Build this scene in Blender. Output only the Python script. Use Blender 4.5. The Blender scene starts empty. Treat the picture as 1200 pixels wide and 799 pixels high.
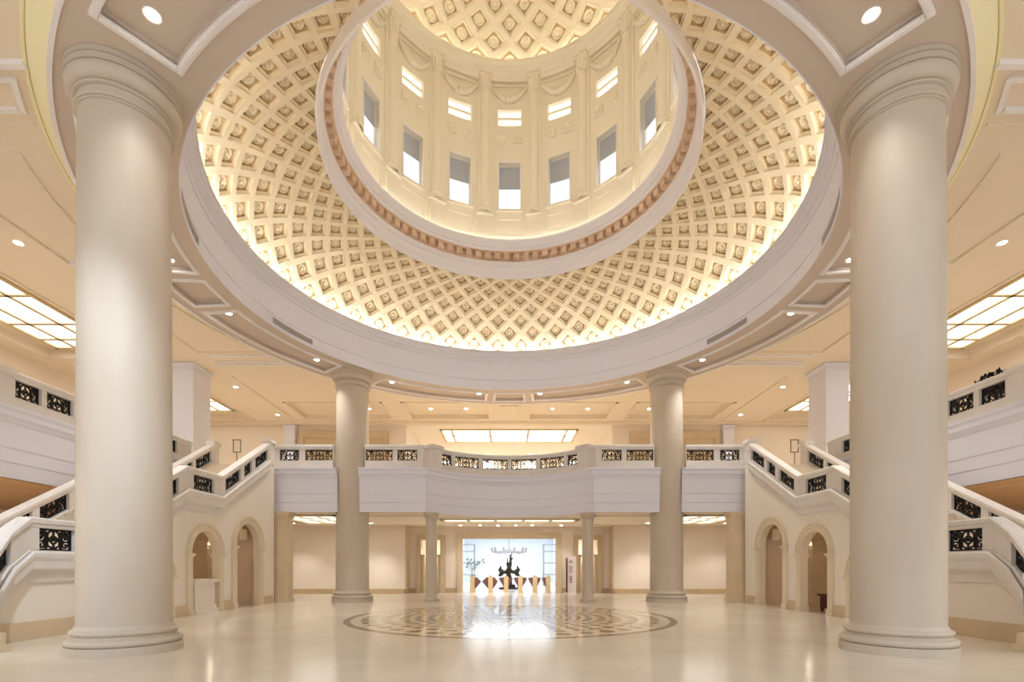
import bpy, bmesh, math, random
from math import pi, sin, cos, tan, atan2, sqrt, radians as R
from mathutils import Vector
from mathutils.geometry import tessellate_polygon

random.seed(7)
sc = bpy.context.scene
COL = sc.collection

# ------------------------------------------------------------------ constants (metres)
EYE = 1.6
CY = 17.1                 # centre of the rotunda (x = 0)
ZR = 10.77                # soffit of the ring round the dome
ZO = 11.30                # outer ceiling
ZB, ZG = 4.17, 6.20       # gallery underside and gallery floor
RAIL = 7.30               # top of the gallery balustrades
COLX, COLF, COLB = 7.45, 9.90, 24.30
YB = 23.70                # front of the back balcony
ARC_H, ARC_S = 3.9, 2.2   # half chord and sag of its hollow middle
ARC_R = (ARC_H**2 + ARC_S**2) / (2*ARC_S)
ARC_C = YB + ARC_S - ARC_R
SX, SXO = 10.7, 13.5      # inner and outer stair rails

# ------------------------------------------------------------------ materials
def lin(c):
    c = c/255.0
    return c/12.92 if c <= 0.04045 else ((c+0.055)/1.055)**2.4
def rgb(r, g, b): return (lin(r), lin(g), lin(b), 1.0)

def mat(name, col, rough=0.6, spec=0.3, var=0.0, scale=1.5, col2=None, metal=0.0, stretch=(1, 1, 1), bump=0.0, bscale=20):
    m = bpy.data.materials.new(name); m.use_nodes = True
    nt = m.node_tree; b = nt.nodes['Principled BSDF']
    b.inputs['Base Color'].default_value = col
    b.inputs['Roughness'].default_value = rough
    b.inputs['Specular IOR Level'].default_value = spec
    b.inputs['Metallic'].default_value = metal
    if var > 0 or col2 or bump:
        tc = nt.nodes.new('ShaderNodeTexCoord')
        mp = nt.nodes.new('ShaderNodeMapping'); mp.inputs['Scale'].default_value = stretch
        nt.links.new(tc.outputs['Object'], mp.inputs['Vector'])
    if var > 0 or col2:
        n = nt.nodes.new('ShaderNodeTexNoise'); n.inputs['Scale'].default_value = scale
        n.inputs['Detail'].default_value = 4
        nt.links.new(mp.outputs['Vector'], n.inputs['Vector'])
        rmp = nt.nodes.new('ShaderNodeValToRGB')
        c2 = col2 or tuple(min(1, v*(1-var)) for v in col[:3]) + (1,)
        rmp.color_ramp.elements[0].position = 0.35; rmp.color_ramp.elements[1].position = 0.65
        rmp.color_ramp.elements[0].color = c2; rmp.color_ramp.elements[1].color = col
        nt.links.new(n.outputs['Fac'], rmp.inputs['Fac'])
        nt.links.new(rmp.outputs['Color'], b.inputs['Base Color'])
    if bump:
        n2 = nt.nodes.new('ShaderNodeTexNoise'); n2.inputs['Scale'].default_value = bscale
        nt.links.new(mp.outputs['Vector'], n2.inputs['Vector'])
        bp = nt.nodes.new('ShaderNodeBump'); bp.inputs['Strength'].default_value = bump
        bp.inputs['Distance'].default_value = 0.01
        nt.links.new(n2.outputs['Fac'], bp.inputs['Height'])
        nt.links.new(bp.outputs['Normal'], b.inputs['Normal'])
    return m

def emit(name, col, strength):
    m = bpy.data.materials.new(name); m.use_nodes = True
    nt = m.node_tree; nt.nodes.clear()
    e = nt.nodes.new('ShaderNodeEmission'); e.inputs['Color'].default_value = col; e.inputs['Strength'].default_value = strength
    o = nt.nodes.new('ShaderNodeOutputMaterial'); nt.links.new(e.outputs[0], o.inputs[0])
    return m

def glass(name, tint=(1, 1, 1, 1), refl=0.06):
    m = bpy.data.materials.new(name); m.use_nodes = True
    nt = m.node_tree; nt.nodes.clear()
    t = nt.nodes.new('ShaderNodeBsdfTransparent'); t.inputs['Color'].default_value = tint
    g = nt.nodes.new('ShaderNodeBsdfGlossy'); g.inputs['Roughness'].default_value = 0.02
    mx = nt.nodes.new('ShaderNodeMixShader'); mx.inputs[0].default_value = refl
    o = nt.nodes.new('ShaderNodeOutputMaterial')
    nt.links.new(t.outputs[0], mx.inputs[1]); nt.links.new(g.outputs[0], mx.inputs[2]); nt.links.new(mx.outputs[0], o.inputs[0])
    return m

M = dict(
    stone=mat('column_limestone', rgb(202, 191, 176), 0.5, 0.3, col2=rgb(192, 178, 160), scale=0.6, stretch=(1, 1, .5)),
    white=mat('white_plaster', rgb(225, 225, 235), 0.6, 0.25),
    ringw=mat('ring_white_plaster', rgb(230, 231, 245), 0.6, 0.25),
    rail=mat('pale_balustrade_stone', rgb(226, 220, 214), 0.5, 0.3, var=.06, scale=2),
    cream=mat('cream_wall_plaster', rgb(236, 228, 216), 0.65, 0.2),
    wallw=mat('warm_wall_stone', rgb(236, 223, 206), 0.5, 0.3, var=.05, scale=.8),
    tan=mat('tan_stone', rgb(212, 192, 160), 0.45, 0.3, var=.1, scale=1.2),
    passage=mat('passage_wall_stone', rgb(226, 202, 174), 0.5, 0.3, var=.05, scale=.8),
    arch=mat('arch_stone', rgb(226, 212, 188), 0.45, 0.3, var=.05, scale=1.2),
    base=mat('baseboard_stone', rgb(200, 174, 138), 0.35, 0.4, var=.12, scale=2),
    soffit=mat('ring_soffit_paint', rgb(205, 191, 178), 0.7, 0.15),
    ceil=mat('outer_ceiling_paint', rgb(232, 219, 199), 0.7, 0.15),
    trimw=mat('white_trim_paint', rgb(236, 231, 230), 0.55, 0.25),
    gold=mat('pale_gold_cove_paint', rgb(240, 230, 186), 0.5, 0.3),
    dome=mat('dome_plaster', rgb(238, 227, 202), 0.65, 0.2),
    coffer=mat('coffer_recess_shade', rgb(216, 192, 150), 0.6, 0.2),  # darker tan puts the shade of the recesses into the colour
    drum=mat('drum_plaster', rgb(240, 232, 214), 0.6, 0.2),
    dent=mat('dentil_paint', rgb(226, 202, 184), 0.5, 0.3, col2=rgb(212, 182, 152), scale=3),
    dentw=mat('cornice_lilac_plaster', rgb(236, 234, 242), 0.55, 0.25),
    iron=mat('black_wrought_iron', rgb(15, 14, 16), 0.5, 0.25),
    bronze=mat('dark_bronze', rgb(64, 54, 44), 0.4, 0.5, metal=.8),
    blind=mat('grey_blind_fabric', rgb(198, 200, 204), 0.9, 0.1),
    frame=mat('window_frame_paint', rgb(240, 238, 236), 0.5, 0.3),
    glass=glass('window_glass'),
    sky=emit('lit_skylight_pane', (1, .965, .86, 1), 1.8),
    fillpane=emit('added_fill_pane', (1, .94, .82, 1), 6.0),
    skyw=emit('lit_white_pane', (.95, .98, 1, 1), 3.0),
    nicheglow=emit('niche_painted_glow', (1, .93, .76, 1), 0.95),  # glow stands in for lamplight falling in the drum recesses
    coved=emit('drum_cove_strip', (1, .96, .86, 1), 6.0),
    lamp=emit('downlight_lens', (1, .95, .86, 1), 14.0),
    cove=emit('cove_strip', (1, .95, .87, 1), 13.0),
    coveg=emit('gold_cove_strip', (1, .85, .45, 1), 2.0),
    muntin=mat('muntin_paint', rgb(206, 186, 146), 0.5, 0.3),
    housing=mat('downlight_trim', rgb(235, 230, 224), 0.4, 0.4),
    vent=mat('vent_grille_grey', rgb(172, 166, 168), 0.5, 0.3),
    step=mat('stair_tread_stone', rgb(222, 206, 182), 0.4, 0.3, var=.06, scale=2),
    wroom=mat('white_room_wall', rgb(238, 242, 246), 0.6, 0.2),
    wfloor=mat('white_room_floor', rgb(228, 232, 238), 0.15, 0.5),
    flap=mat('brown_tinted_flap', rgb(124, 84, 74), 0.3, 0.5),
    gate=mat('turnstile_casing', rgb(224, 198, 152), 0.35, 0.4),
    wood=mat('soffit_wood', rgb(216, 184, 142), 0.45, 0.3, col2=rgb(192, 156, 114), scale=1.0, stretch=(5, .12, 1)),
    red=mat('dark_red_wood', rgb(96, 46, 40), 0.4, 0.4, col2=rgb(80, 36, 32), scale=4, stretch=(1, 8, 8)),
    redink=mat('brown_red_ink', rgb(120, 62, 64), 0.6, 0.2),
    paper=mat('banner_paper', rgb(240, 228, 228), 0.7, 0.2),
    dark=mat('charcoal_fabric', rgb(40, 36, 36), 0.8, 0.2),
    plant=mat('leaf_green', rgb(150, 160, 140), 0.6, 0.3, var=.3, scale=6),
    brown=mat('inlay_brown_marble', rgb(138, 112, 90), 0.12, 0.5, col2=rgb(112, 90, 74), scale=3),
)

def floor_mat():
    m = bpy.data.materials.new('polished_cream_marble'); m.use_nodes = True
    nt = m.node_tree; b = nt.nodes['Principled BSDF']
    tc = nt.nodes.new('ShaderNodeTexCoord')
    n = nt.nodes.new('ShaderNodeTexNoise'); n.inputs['Scale'].default_value = 0.5; n.inputs['Detail'].default_value = 6
    nt.links.new(tc.outputs['Object'], n.inputs['Vector'])
    r = nt.nodes.new('ShaderNodeValToRGB')
    r.color_ramp.elements[0].position = .3; r.color_ramp.elements[1].position = .7
    r.color_ramp.elements[0].color = rgb(214, 204, 189); r.color_ramp.elements[1].color = rgb(226, 217, 203)
    nt.links.new(n.outputs['Fac'], r.inputs['Fac'])
    br = nt.nodes.new('ShaderNodeTexBrick')
    br.inputs['Scale'].default_value = 1.0; br.inputs['Brick Width'].default_value = 1.0; br.inputs['Row Height'].default_value = 1.0
    br.offset = 0.0; br.inputs['Mortar Size'].default_value = 0.004
    br.inputs['Color1'].default_value = (1, 1, 1, 1); br.inputs['Color2'].default_value = (.975, .97, .965, 1); br.inputs['Mortar'].default_value = (.86, .83, .8, 1)
    nt.links.new(tc.outputs['Object'], br.inputs['Vector'])
    mx = nt.nodes.new('ShaderNodeMix'); mx.data_type = 'RGBA'; mx.blend_type = 'MULTIPLY'; mx.inputs[0].default_value = 1
    nt.links.new(r.outputs['Color'], mx.inputs[6]); nt.links.new(br.outputs['Color'], mx.inputs[7])
    nt.links.new(mx.outputs[2], b.inputs['Base Color'])
    b.inputs['Roughness'].default_value = 0.16; b.inputs['Specular IOR Level'].default_value = 0.5
    return m
M['floor'] = floor_mat()
M['inlay'] = mat('inlay_cream_marble', rgb(226, 212, 190), 0.11, 0.6, var=.05, scale=1)
M['brown'].node_tree.nodes['Principled BSDF'].inputs['Roughness'].default_value = 0.11

nt = M['blind'].node_tree; pb = nt.nodes['Principled BSDF']
tr = nt.nodes.new('ShaderNodeBsdfTranslucent'); tr.inputs['Color'].default_value = rgb(205, 208, 214)
mx = nt.nodes.new('ShaderNodeMixShader'); mx.inputs[0].default_value = .3
nt.links.new(pb.outputs[0], mx.inputs[1]); nt.links.new(tr.outputs[0], mx.inputs[2]); nt.links.new(mx.outputs[0], nt.nodes['Material Output'].inputs[0])
# ------------------------------------------------------------------ mesh builder
ROOT = {}
class MB:
    def __init__(s): s.v = []; s.f = []; s.m = []; s.cur = 0
    def add(s, vs, fs):
        b = len(s.v); s.v += [tuple(p) for p in vs]
        for f in fs: s.f.append(tuple(b+i for i in f)); s.m.append(s.cur)
        return s
    def box(s, x0, x1, y0, y1, z0, z1):
        if x0 > x1: x0, x1 = x1, x0
        if y0 > y1: y0, y1 = y1, y0
        vs = [(x, y, z) for z in (z0, z1) for y in (y0, y1) for x in (x0, x1)]
        return s.add(vs, [(0, 2, 3, 1), (4, 5, 7, 6), (0, 1, 5, 4), (2, 6, 7, 3), (0, 4, 6, 2), (1, 3, 7, 5)])
    def grid(s, rows, closeu=False, closev=False):
        nv, nu = len(rows), len(rows[0])
        vs = [p for r in rows for p in r]; fs = []
        for j in range(nv if closev else nv-1):
            for i in range(nu if closeu else nu-1):
                a = j*nu+i; b = j*nu+(i+1) % nu; c = ((j+1) % nv)*nu+(i+1) % nu; d = ((j+1) % nv)*nu+i
                fs.append((a, b, c, d))
        return s.add(vs, fs)
    def lathe(s, prof, n=48, cx=0, cy=0, cz=0, a0=0, a1=2*pi, closed=False):
        full = abs(a1-a0-2*pi) < 1e-6
        k = n if full else n+1
        rows = [[(cx+r*cos(a0+(a1-a0)*i/n), cy+r*sin(a0+(a1-a0)*i/n), cz+z) for i in range(k)] for r, z in prof]
        return s.grid(rows, closeu=full, closev=closed)
    def prism(s, pts, fn, t0, t1):
        n = len(pts)
        a = [Vector(fn(p, t0)) for p in pts]; b = [Vector(fn(p, t1)) for p in pts]
        tri = tessellate_polygon([[Vector((p[0], p[1], 0)) for p in pts]])
        fs = [tuple(t) for t in tri] + [tuple(n+i for i in reversed(t)) for t in tri]
        fs += [(i, (i+1) % n, n+(i+1) % n, n+i) for i in range(n)]
        return s.add(a+b, fs)
    def tube(s, pts, rad, n=8, cap=True):
        pts = [Vector(p) for p in pts]; m = len(pts)
        rr = rad if isinstance(rad, (list, tuple)) else [rad]*m
        rows = []
        up = Vector((0, 0, 1))
        for i, p in enumerate(pts):
            t = (pts[min(i+1, m-1)]-pts[max(i-1, 0)]).normalized()
            ref = up if abs(t.z) < .95 else Vector((0, 1, 0))
            u = t.cross(ref).normalized(); w = t.cross(u).normalized()
            rows.append([p+(u*cos(2*pi*k/n)+w*sin(2*pi*k/n))*rr[i] for k in range(n)])
        s.grid(rows, closeu=True)
        if cap:
            for row, rev in ((rows[0], False), (rows[-1], True)):
                f = tuple(range(n)); s.add(row, [f[::-1] if rev else f])
        return s
    def build(s, name, material, parent=None, smooth=False, weld=False, loc=None, angle=40):
        off = Vector((0, 0, 0))
        if parent is not None: off = ROOT[parent.name]
        elif loc is not None: off = Vector(loc)
        me = bpy.data.meshes.new(name)
        me.from_pydata([Vector(p)-off for p in s.v], [], s.f)
        ms = material if isinstance(material, (list, tuple)) else [material]
        for m_ in ms: me.materials.append(m_)
        if len(ms) > 1: me.polygons.foreach_set('material_index', s.m)
        bm = bmesh.new(); bm.from_mesh(me)
        if weld:
            bmesh.ops.remove_doubles(bm, verts=bm.verts, dist=1e-4)
            bmesh.ops.dissolve_degenerate(bm, edges=bm.edges, dist=1e-4)
        bmesh.ops.recalc_face_normals(bm, faces=bm.faces)
        bm.to_mesh(me); bm.free()
        if smooth:
            me.polygons.foreach_set('use_smooth', [True]*len(me.polygons))
            me.set_sharp_from_angle(angle=R(angle))
        o = bpy.data.objects.new(name, me); COL.objects.link(o)
        if parent is not None:
            o.parent = parent; ROOT[o.name] = off
        else:
            o.location = off; ROOT[o.name] = off
        return o

def tag(o, label, cat, group=None, kind='thing'):
    o['label'] = label; o['category'] = cat; o['kind'] = kind
    if group: o['group'] = group
    return o
def thing(name, label, cat, loc, group=None):
    o = bpy.data.objects.new(name, None); COL.objects.link(o)
    o.location = loc; o.empty_display_size = .2
    ROOT[o.name] = Vector(loc)
    return tag(o, label, cat, group)
def struct(o): o['kind'] = 'structure'; return o

# path in 3D with horizontal normals: P(s) -> position, N(s) -> unit normal (to the right of travel)
class Path:
    def __init__(p, pts):
        p.p = [Vector(q) for q in pts]; p.cum = [0]
        for a, b in zip(p.p, p.p[1:]): p.cum.append(p.cum[-1]+(Vector((b.x-a.x, b.y-a.y)).length))
        p.L = p.cum[-1]
        seg = [Vector((b.x-a.x, b.y-a.y)).normalized() for a, b in zip(p.p, p.p[1:])]
        p.segn = [Vector((d.y, -d.x, 0)) for d in seg]
        p.vn = []
        for i in range(len(p.p)):
            a = p.segn[max(i-1, 0)]; b = p.segn[min(i, len(seg)-1)]
            m = (a+b).normalized(); k = max(.3, m.dot(a)); p.vn.append(m/k)
    def at(p, s):
        for i in range(len(p.cum)-1):
            if s <= p.cum[i+1]+1e-9 or i == len(p.cum)-2:
                L = p.cum[i+1]-p.cum[i]; t = (s-p.cum[i])/L
                pos = p.p[i].lerp(p.p[i+1], t)
                if t < 1e-6: n = p.vn[i]
                elif t > 1-1e-6: n = p.vn[i+1]
                else: n = p.segn[i]
                return pos, n
    def stops(p, s0, s1):
        return [s0]+[c for c in p.cum if s0+1e-4 < c < s1-1e-4]+[s1]
    def pt(p, s, n, h):
        a, nn = p.at(s); return a+nn*n+Vector((0, 0, h))
    def sweep(p, mb, prof, s0=0, s1=None, caps=True):
        s1 = p.L if s1 is None else s1
        rows = [[p.pt(s, n, h) for n, h in prof] for s in p.stops(s0, s1)]
        mb.grid(rows, closeu=True)
        if caps:
            k = len(prof)
            tri = tessellate_polygon([[Vector((a, b, 0)) for a, b in prof]])
            mb.add(rows[0], [tuple(t) for t in tri]); mb.add(rows[-1], [tuple(reversed(t)) for t in tri])
        return mb
    def bar(p, mb, s0, s1, n0, n1, h0, h1):
        return p.sweep(mb, [(n0, h0), (n1, h0), (n1, h1), (n0, h1)], s0, s1)

# ------------------------------------------------------------------ wrought iron panels
def spiral(cx, cy, r0, r1, a0, a1, n=12):
    return [(cx+(r0+(r1-r0)*i/n)*cos(a0+(a1-a0)*i/n), cy+(r0+(r1-r0)*i/n)*sin(a0+(a1-a0)*i/n)) for i in range(n+1)]
def iron_strokes(asp):
    """Strokes of one panel in units of the panel height: x in 0..asp, y in 0..1."""
    st = []
    c = asp/2
    def both(pts, w):
        st.append((pts, w)); st.append(([(asp-x, y) for x, y in pts], w))
    e = .035
    st.append(([(0, e), (asp, e)], .07)); st.append(([(0, 1-e), (asp, 1-e)], .07))
    both([(e, 0), (e, 1)], .07)
    st.append(([(c, .05), (c, .34)], .05)); st.append(([(c, .66), (c, .95)], .05))
    st.append((spiral(c, .5, .17, .17, 0, 2*pi, 14), .055))
    both(spiral(c+.02, .5, .09, .03, pi/2, pi*1.6, 7), .05)
    both([(c-.05, .06), (c-.16, .16), (c-.30, .2), (c-.34, .36), (c-.26, .5), (c-.33, .66), (c-.28, .82), (c-.1, .93)], .06)
    if asp > 1.4:
        k = (c-.34)
        both(spiral(k*.52, .66, .25, .05, -pi*.35, pi*1.75, 14), .06)
        both(spiral(k*.56, .25, .18, .04, pi*.45, -pi*1.5, 12), .06)
        both([(.05, .08), (k*.22, .3), (k*.2, .55), (.07, .68)], .055)
        both([(.06, .95), (k*.3, .82), (k*.75, .93), (k*.98, .8)], .05)
        both([(k*.9, .06), (k*1.0, .3), (k*.86, .45), (k*1.02, .62)], .06)
        both([(k*.45, .52), (k*.62, .66), (k*.56, .78)], .07)
        both([(.06, .42), (k*.35, .44), (k*.7, .40)], .05)
    else:
        k = max(.12, c-.3)
        both(spiral(k*.6, .7, .17, .04, -pi*.4, pi*1.5, 11), .06)
        both(spiral(k*.6, .28, .17, .04, pi*.4, -pi*1.5, 11), .06)
        both([(.05, .5), (k*.6, .5), (k*1.0, .45)], .055)
    return st
def iron_panel(path, s0, s1, h0, h1, parent, thick=.035):
    mb = MB(); H = h1-h0; W = s1-s0
    asp = max(.6, W/H)
    def mp(x, y, n): return path.pt(s0+W*min(1, max(0, x/asp)), n, h0+H*min(1, max(0, y)))
    for pts, w in iron_strokes(asp):
        rows = []
        m = len(pts)
        for i, (x, y) in enumerate(pts):
            a = pts[max(i-1, 0)]; b = pts[min(i+1, m-1)]
            dx, dy = b[0]-a[0], b[1]-a[1]; l = sqrt(dx*dx+dy*dy) or 1
            nx, ny = -dy/l*w*.68, dx/l*w*.68
            rows.append([mp(x+nx, y+ny, -thick/2), mp(x-nx, y-ny, -thick/2), mp(x-nx, y-ny, thick/2), mp(x+nx, y+ny, thick/2)])
        mb.grid(rows, closeu=True)
    o = mb.build('iron_panel', M['iron'], parent)
    return o

def balustrade(label, pts, panels, group, posts=(), rail_w=.17, loc=None, cat='balustrade', emblem=()):
    """pts: rail-top line; panels: list of (s0,s1); posts: (s, half_len, half_width, extra_height)."""
    path = Path(pts)
    t = thing('balustrade', label, cat, loc or (pts[0][0], pts[0][1], pts[0][2]-1.1), group)
    mb = MB()
    path.sweep(mb, [(-rail_w*.75, -.22), (rail_w*.75, -.22), (rail_w*.8, -.15), (rail_w, -.12), (rail_w, -.03), (rail_w*.8, 0), (-rail_w*.8, 0), (-rail_w, -.03), (-rail_w, -.12), (-rail_w*.8, -.15)])
    mb.build('top_rail', M['rail'], t)
    mb = MB()
    path.sweep(mb, [(-.13, -1.1), (.13, -1.1), (.13, -.76), (.1, -.73), (-.1, -.73), (-.13, -.76)])
    mb.build('curb', M['rail'], t)
    edges = sorted(panels); prev = 0.0
    for s0, s1 in edges+[(path.L, path.L)]:
        if s0-prev > .02:
            mb = MB(); path.bar(mb, prev, s0, -.11, .11, -.73, -.22); mb.build('post', M['rail'], t)
        prev = s1
    for s0, s1 in edges: iron_panel(path, s0, s1, -.725, -.225, t)
    for s, hl, hw, ex in posts:
        p, n = path.at(min(max(s, 1e-3), path.L-1e-3))
        d = Vector((-n.y, n.x, 0)).normalized(); n = n.normalized()
        mb = MB()
        def bx(a, w, z0, z1):
            vs = [p+d*(i*a)+n*(j*w)+Vector((0, 0, z)) for z in (z0, z1) for j in (-1, 1) for i in (-1, 1)]
            mb.add(vs, [(0, 2, 3, 1), (4, 5, 7, 6), (0, 1, 5, 4), (2, 6, 7, 3), (0, 4, 6, 2), (1, 3, 7, 5)])
        bx(hl, hw, -1.03 if hw < .15 else -1.098, -.19+ex)
        if hw > .15: bx(hl+.05, hw+.05, -1.098, -.98)
        o = mb.build('pedestal', M['rail'], t)
        mb = MB(); bx(hl+.07, hw+.07, -.16+ex, -.02+ex); bx(hl+.03, hw+.03, -.2+ex, -.16+ex); bx(hl+.03, hw+.03, -.02+ex, .02+ex)
        mb.build('pedestal_cap', M['rail'], o)
        for sg in (-1, 1):
            mb = MB(); c = p+n*(sg*(hw+.004))+Vector((0, 0, -.45+ex))
            rows = [[c+d*(r_*cos(2*pi*k/8))+Vector((0, 0, r_*sin(2*pi*k/8)))+n*(sg*dd) for k in range(8)] for r_, dd in ((.09, 0), (.08, .02), (.04, .012), (.02, .03))]
            mb.grid(rows, closeu=True); mb.add(rows[-1], [tuple(range(8))])
            mb.build('rosette', M['rail'], o)
    return t
def fit(L, widths, end=.2, gap=.2):
    """Panel intervals filling a run of length L with the given relative widths."""
    tot = L-2*end-gap*(len(widths)-1); k = tot/sum(widths); s = end; out = []
    for w in widths: out.append((s, s+w*k)); s += w*k+gap
    return out

# ------------------------------------------------------------------ columns
def column(label, x, y, r, rt, ztop, bs, group, name='column', seg=64, pl=True):
    t = thing(name, label, 'column', (x, y, 0), group)
    k = bs
    prof = [(0, 0), (r+.185*k, 0), (r+.185*k, .15*k), (r+.165*k, .16*k)]
    for i in range(9):
        a = -pi/2+pi*i/8; prof.append((r+.115*k+.06*k*cos(a), .225*k+.065*k*sin(a)))
    prof += [(r+.085*k, .30*k), (r+.06*k, .33*k), (r+.07*k, .355*k)]
    for i in range(7):
        a = -pi/2+pi*i/6; prof.append((r+.06*k+.045*k*cos(a), .405*k+.045*k*sin(a)))
    prof += [(r+.04*k, .46*k), (r+.03*k, .48*k), (r, .53*k)]
    MB().lathe(prof, seg, x, y).build('base', M['stone'], t, smooth=True, angle=24)
    zc = ztop-.76*k
    sh = [(r, .53*k)]+[(r+(rt-r)*(i/8)**1.5, .53*k+(zc-.53*k)*i/8) for i in range(1, 9)]
    MB().lathe(sh, seg, x, y).build('shaft', M['stone'], t, smooth=True)
    z = lambda d: zc+d*k
    cp = [(rt, z(0)), (rt+.03*k, z(.005)), (rt+.03*k, z(.035)), (rt+.015*k, z(.04))]
    for i in range(7):
        a = -pi/2+pi*i/6; cp.append((rt+(.03+.04*cos(a))*k, z(.075+.033*sin(a))))
    cp += [(rt+.012*k, z(.115)), (rt+.012*k, z(.245)), (rt+.045*k, z(.25))]
    for i in range(5):
        a = -pi/2+pi*i/4; cp.append((rt+(.045+.025*cos(a))*k, z(.28+.025*sin(a))))
    cp += [(rt+.03*k, z(.31))]
    for i in range(9):
        a = pi/2*i/8; cp.append((rt+(.04+.15*sin(a))*k, z(.315+.20*(1-cos(a)))))
    cp += [(rt+.185*k, z(.53)), (rt+.165*k, z(.535)), (rt+.165*k, z(.55)), (rt+.195*k, z(.555)), (rt+.195*k, z(.655)), (rt+.18*k, z(.66)), (rt+.18*k, z(.672)), (rt+.21*k, z(.678)), (rt+.218*k, z(.755)), (0, z(.755))]
    MB().lathe(cp, seg, x, y).build('capital', M['stone'], t, smooth=True, angle=24)
    return t
CG = 'giant columns carrying the ring round the dome'
column('huge round stone column in the left foreground, cropped stair behind it', -COLX, COLF, .76, .735, ZR, 1, CG)
column('huge round stone column in the right foreground, cropped stair behind it', COLX, COLF, .76, .735, ZR, 1, CG)
column('tall round stone column at the left end of the hollow-fronted balcony', -COLX, COLB, .76, .735, ZR, 1, CG)
column('tall round stone column at the right end of the hollow-fronted balcony', COLX, COLB, .76, .735, ZR, 1, CG)
SG = 'slender columns under the balcony'
column('slender round column under the left pedestal of the hollow balcony', -3.66, 23.98, .27, .255, ZB-.02, .5, SG, seg=40)
column('slender round column under the right pedestal of the hollow balcony, beside the white banner', 3.66, 23.98, .27, .255, ZB-.02, .5, SG, seg=40)

def square_pier(name, label, x0, x1, y0, y1, z0, z1, m, group):
    t = thing(name, label, 'pillar', ((x0+x1)/2, (y0+y1)/2, z0), group)
    MB().box(x0, x1, y0, y1, z0, z1-.3).build('shaft', m, t)
    b = MB(); b.box(x0-.05, x1+.05, y0-.05, y1+.05, z0, z0+.22); b.build('base', m, t)
    c = MB()
    c.box(x0-.03, x1+.03, y0-.03, y1+.03, z1-.36, z1-.30); c.box(x0-.05, x1+.05, y0-.05, y1+.05, z1-.22, z1-.12); c.box(x0-.09, x1+.09, y0-.09, y1+.09, z1-.12, z1-.005)
    c.box(x0, x1, y0, y1, z1-.30, z1-.22)
    c.build('capital', m, t); return t
for s in (-1, 1):
    side = 'left' if s < 0 else 'right'
    a, b = sorted((s*10.15, s*10.95))
    square_pier('square_pillar', f'tan square pillar under the balcony corner, between the {side} stair arches and the back wall', a, b, 23.42, 24.0, 0, ZB-.01, M['tan'], 'tan corner pillars')
    a, b = sorted((s*14.95, s*16.05))
    square_pier('square_pillar', f'white square pillar rising from the {side} gallery to the ceiling', a, b, 24.2, 25.6, ZG+.01, ZO-.02, M['white'], 'white gallery pillars')

# ------------------------------------------------------------------ floor and inlay
fl = MB(); fl.box(-24, 24, -14, 62, -.3, 0)
struct(fl.build('floor', M['floor']))

mcx, mcy, mr = 0.0, 16.6, 5.15
t = thing('floor_medallion', 'large round brown and cream marble inlay set in the middle of the floor', 'floor inlay', (mcx, mcy, 0))
mb = MB(); mb.lathe([(0.001, .002), (mr-.02, .002), (mr-.02, 0)], 128, mcx, mcy); mb.build('cream_disc', M['inlay'], t)
mb = MB(); mb.lathe([(mr-.2, .003), (mr, .003), (mr, 0)], 160, mcx, mcy); mb.build('border_band', M['brown'], t)
mb = MB()
NP = 44; r_in = .9; q = 1.0; rr = mr-.42
row = 0
while rr > .9:
    d = pi/NP; hgt = rr*d*2.0
    for k in range(NP):
        a = 2*pi*(k+row*.22)/NP
        r0, r1 = rr-hgt*.74, rr-.12*hgt
        rm = r0+(r1-r0)*.62
        pts = []
        for j, (rad, w) in enumerate(((r0, .18), (r0+(rm-r0)*.5, .46), (rm, .66), (rm+(r1-rm)*.6, .62), (r1, .40))):
            pts.append((rad, w*d*.92))
        outl = [(r_, a+w_) for r_, w_ in pts]+[(r_, a-w_) for r_, w_ in reversed(pts)]
        mb.add([(mcx+r_*cos(t_), mcy+r_*sin(t_), .0035) for r_, t_ in outl], [tuple(range(len(outl)))])
    rr -= hgt*.92; row += 1
mb.lathe([(.35, .0035), (.85, .0035)], 40, mcx, mcy)
o = mb.build('petal_inlay', M['brown'], t)

# ------------------------------------------------------------------ ring round the dome
rb = thing('ring_beam', 'broad white circular ring beam framing the base of the coffered dome', 'beam', (0, CY, ZR))
d = lambda h: h+EYE
mb = MB(); mb.lathe([(9.3, d(9.17)), (9.27, d(9.175)), (9.27, d(9.20)), (9.3, d(9.22)), (9.3, d(9.60)), (9.34, d(9.61)), (9.34, d(9.66)), (9.3, d(9.67)), (9.3, d(10.58))], 192, 0, CY)
mb.build('fascia', M['ringw'], rb, smooth=True, angle=30)
mb = MB(); mb.lathe([(9.3, d(10.58)), (9.25, d(10.60)), (9.22, d(10.70)), (9.16, d(10.73)), (9.16, d(10.79)), (9.05, d(10.86)), (9.0, d(10.93)), (8.95, d(10.95)), (8.95, d(11.03)), (9.03, d(11.03)), (9.03, d(10.86)), (9.21, d(10.86))], 192, 0, CY)
mb.build('cornice', M['white'], rb, smooth=True, angle=30)
mb = MB(); mb.lathe([(9.06, d(10.87)), (9.19, d(10.87)), (9.19, d(10.90)), (9.06, d(10.90))], 128, 0, CY, closed=True)
mb.build('light_strip', M['cove'], rb)
for a0, a1 in ((14.5, 27.5), (-27.5, -14.5), (152.5, 165.5), (194.5, 207.5)):
    mb = MB()
    mb.lathe([(9.285, d(9.30)), (9.285, d(9.52))], 12, 0, CY, a0=R(a0), a1=R(a1))
    for k in range(5): mb.lathe([(9.275, d(9.32+k*.042)), (9.275, d(9.335+k*.042))], 12, 0, CY, a0=R(a0), a1=R(a1))
    mb.build('air_vent', M['vent'], rb)

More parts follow.
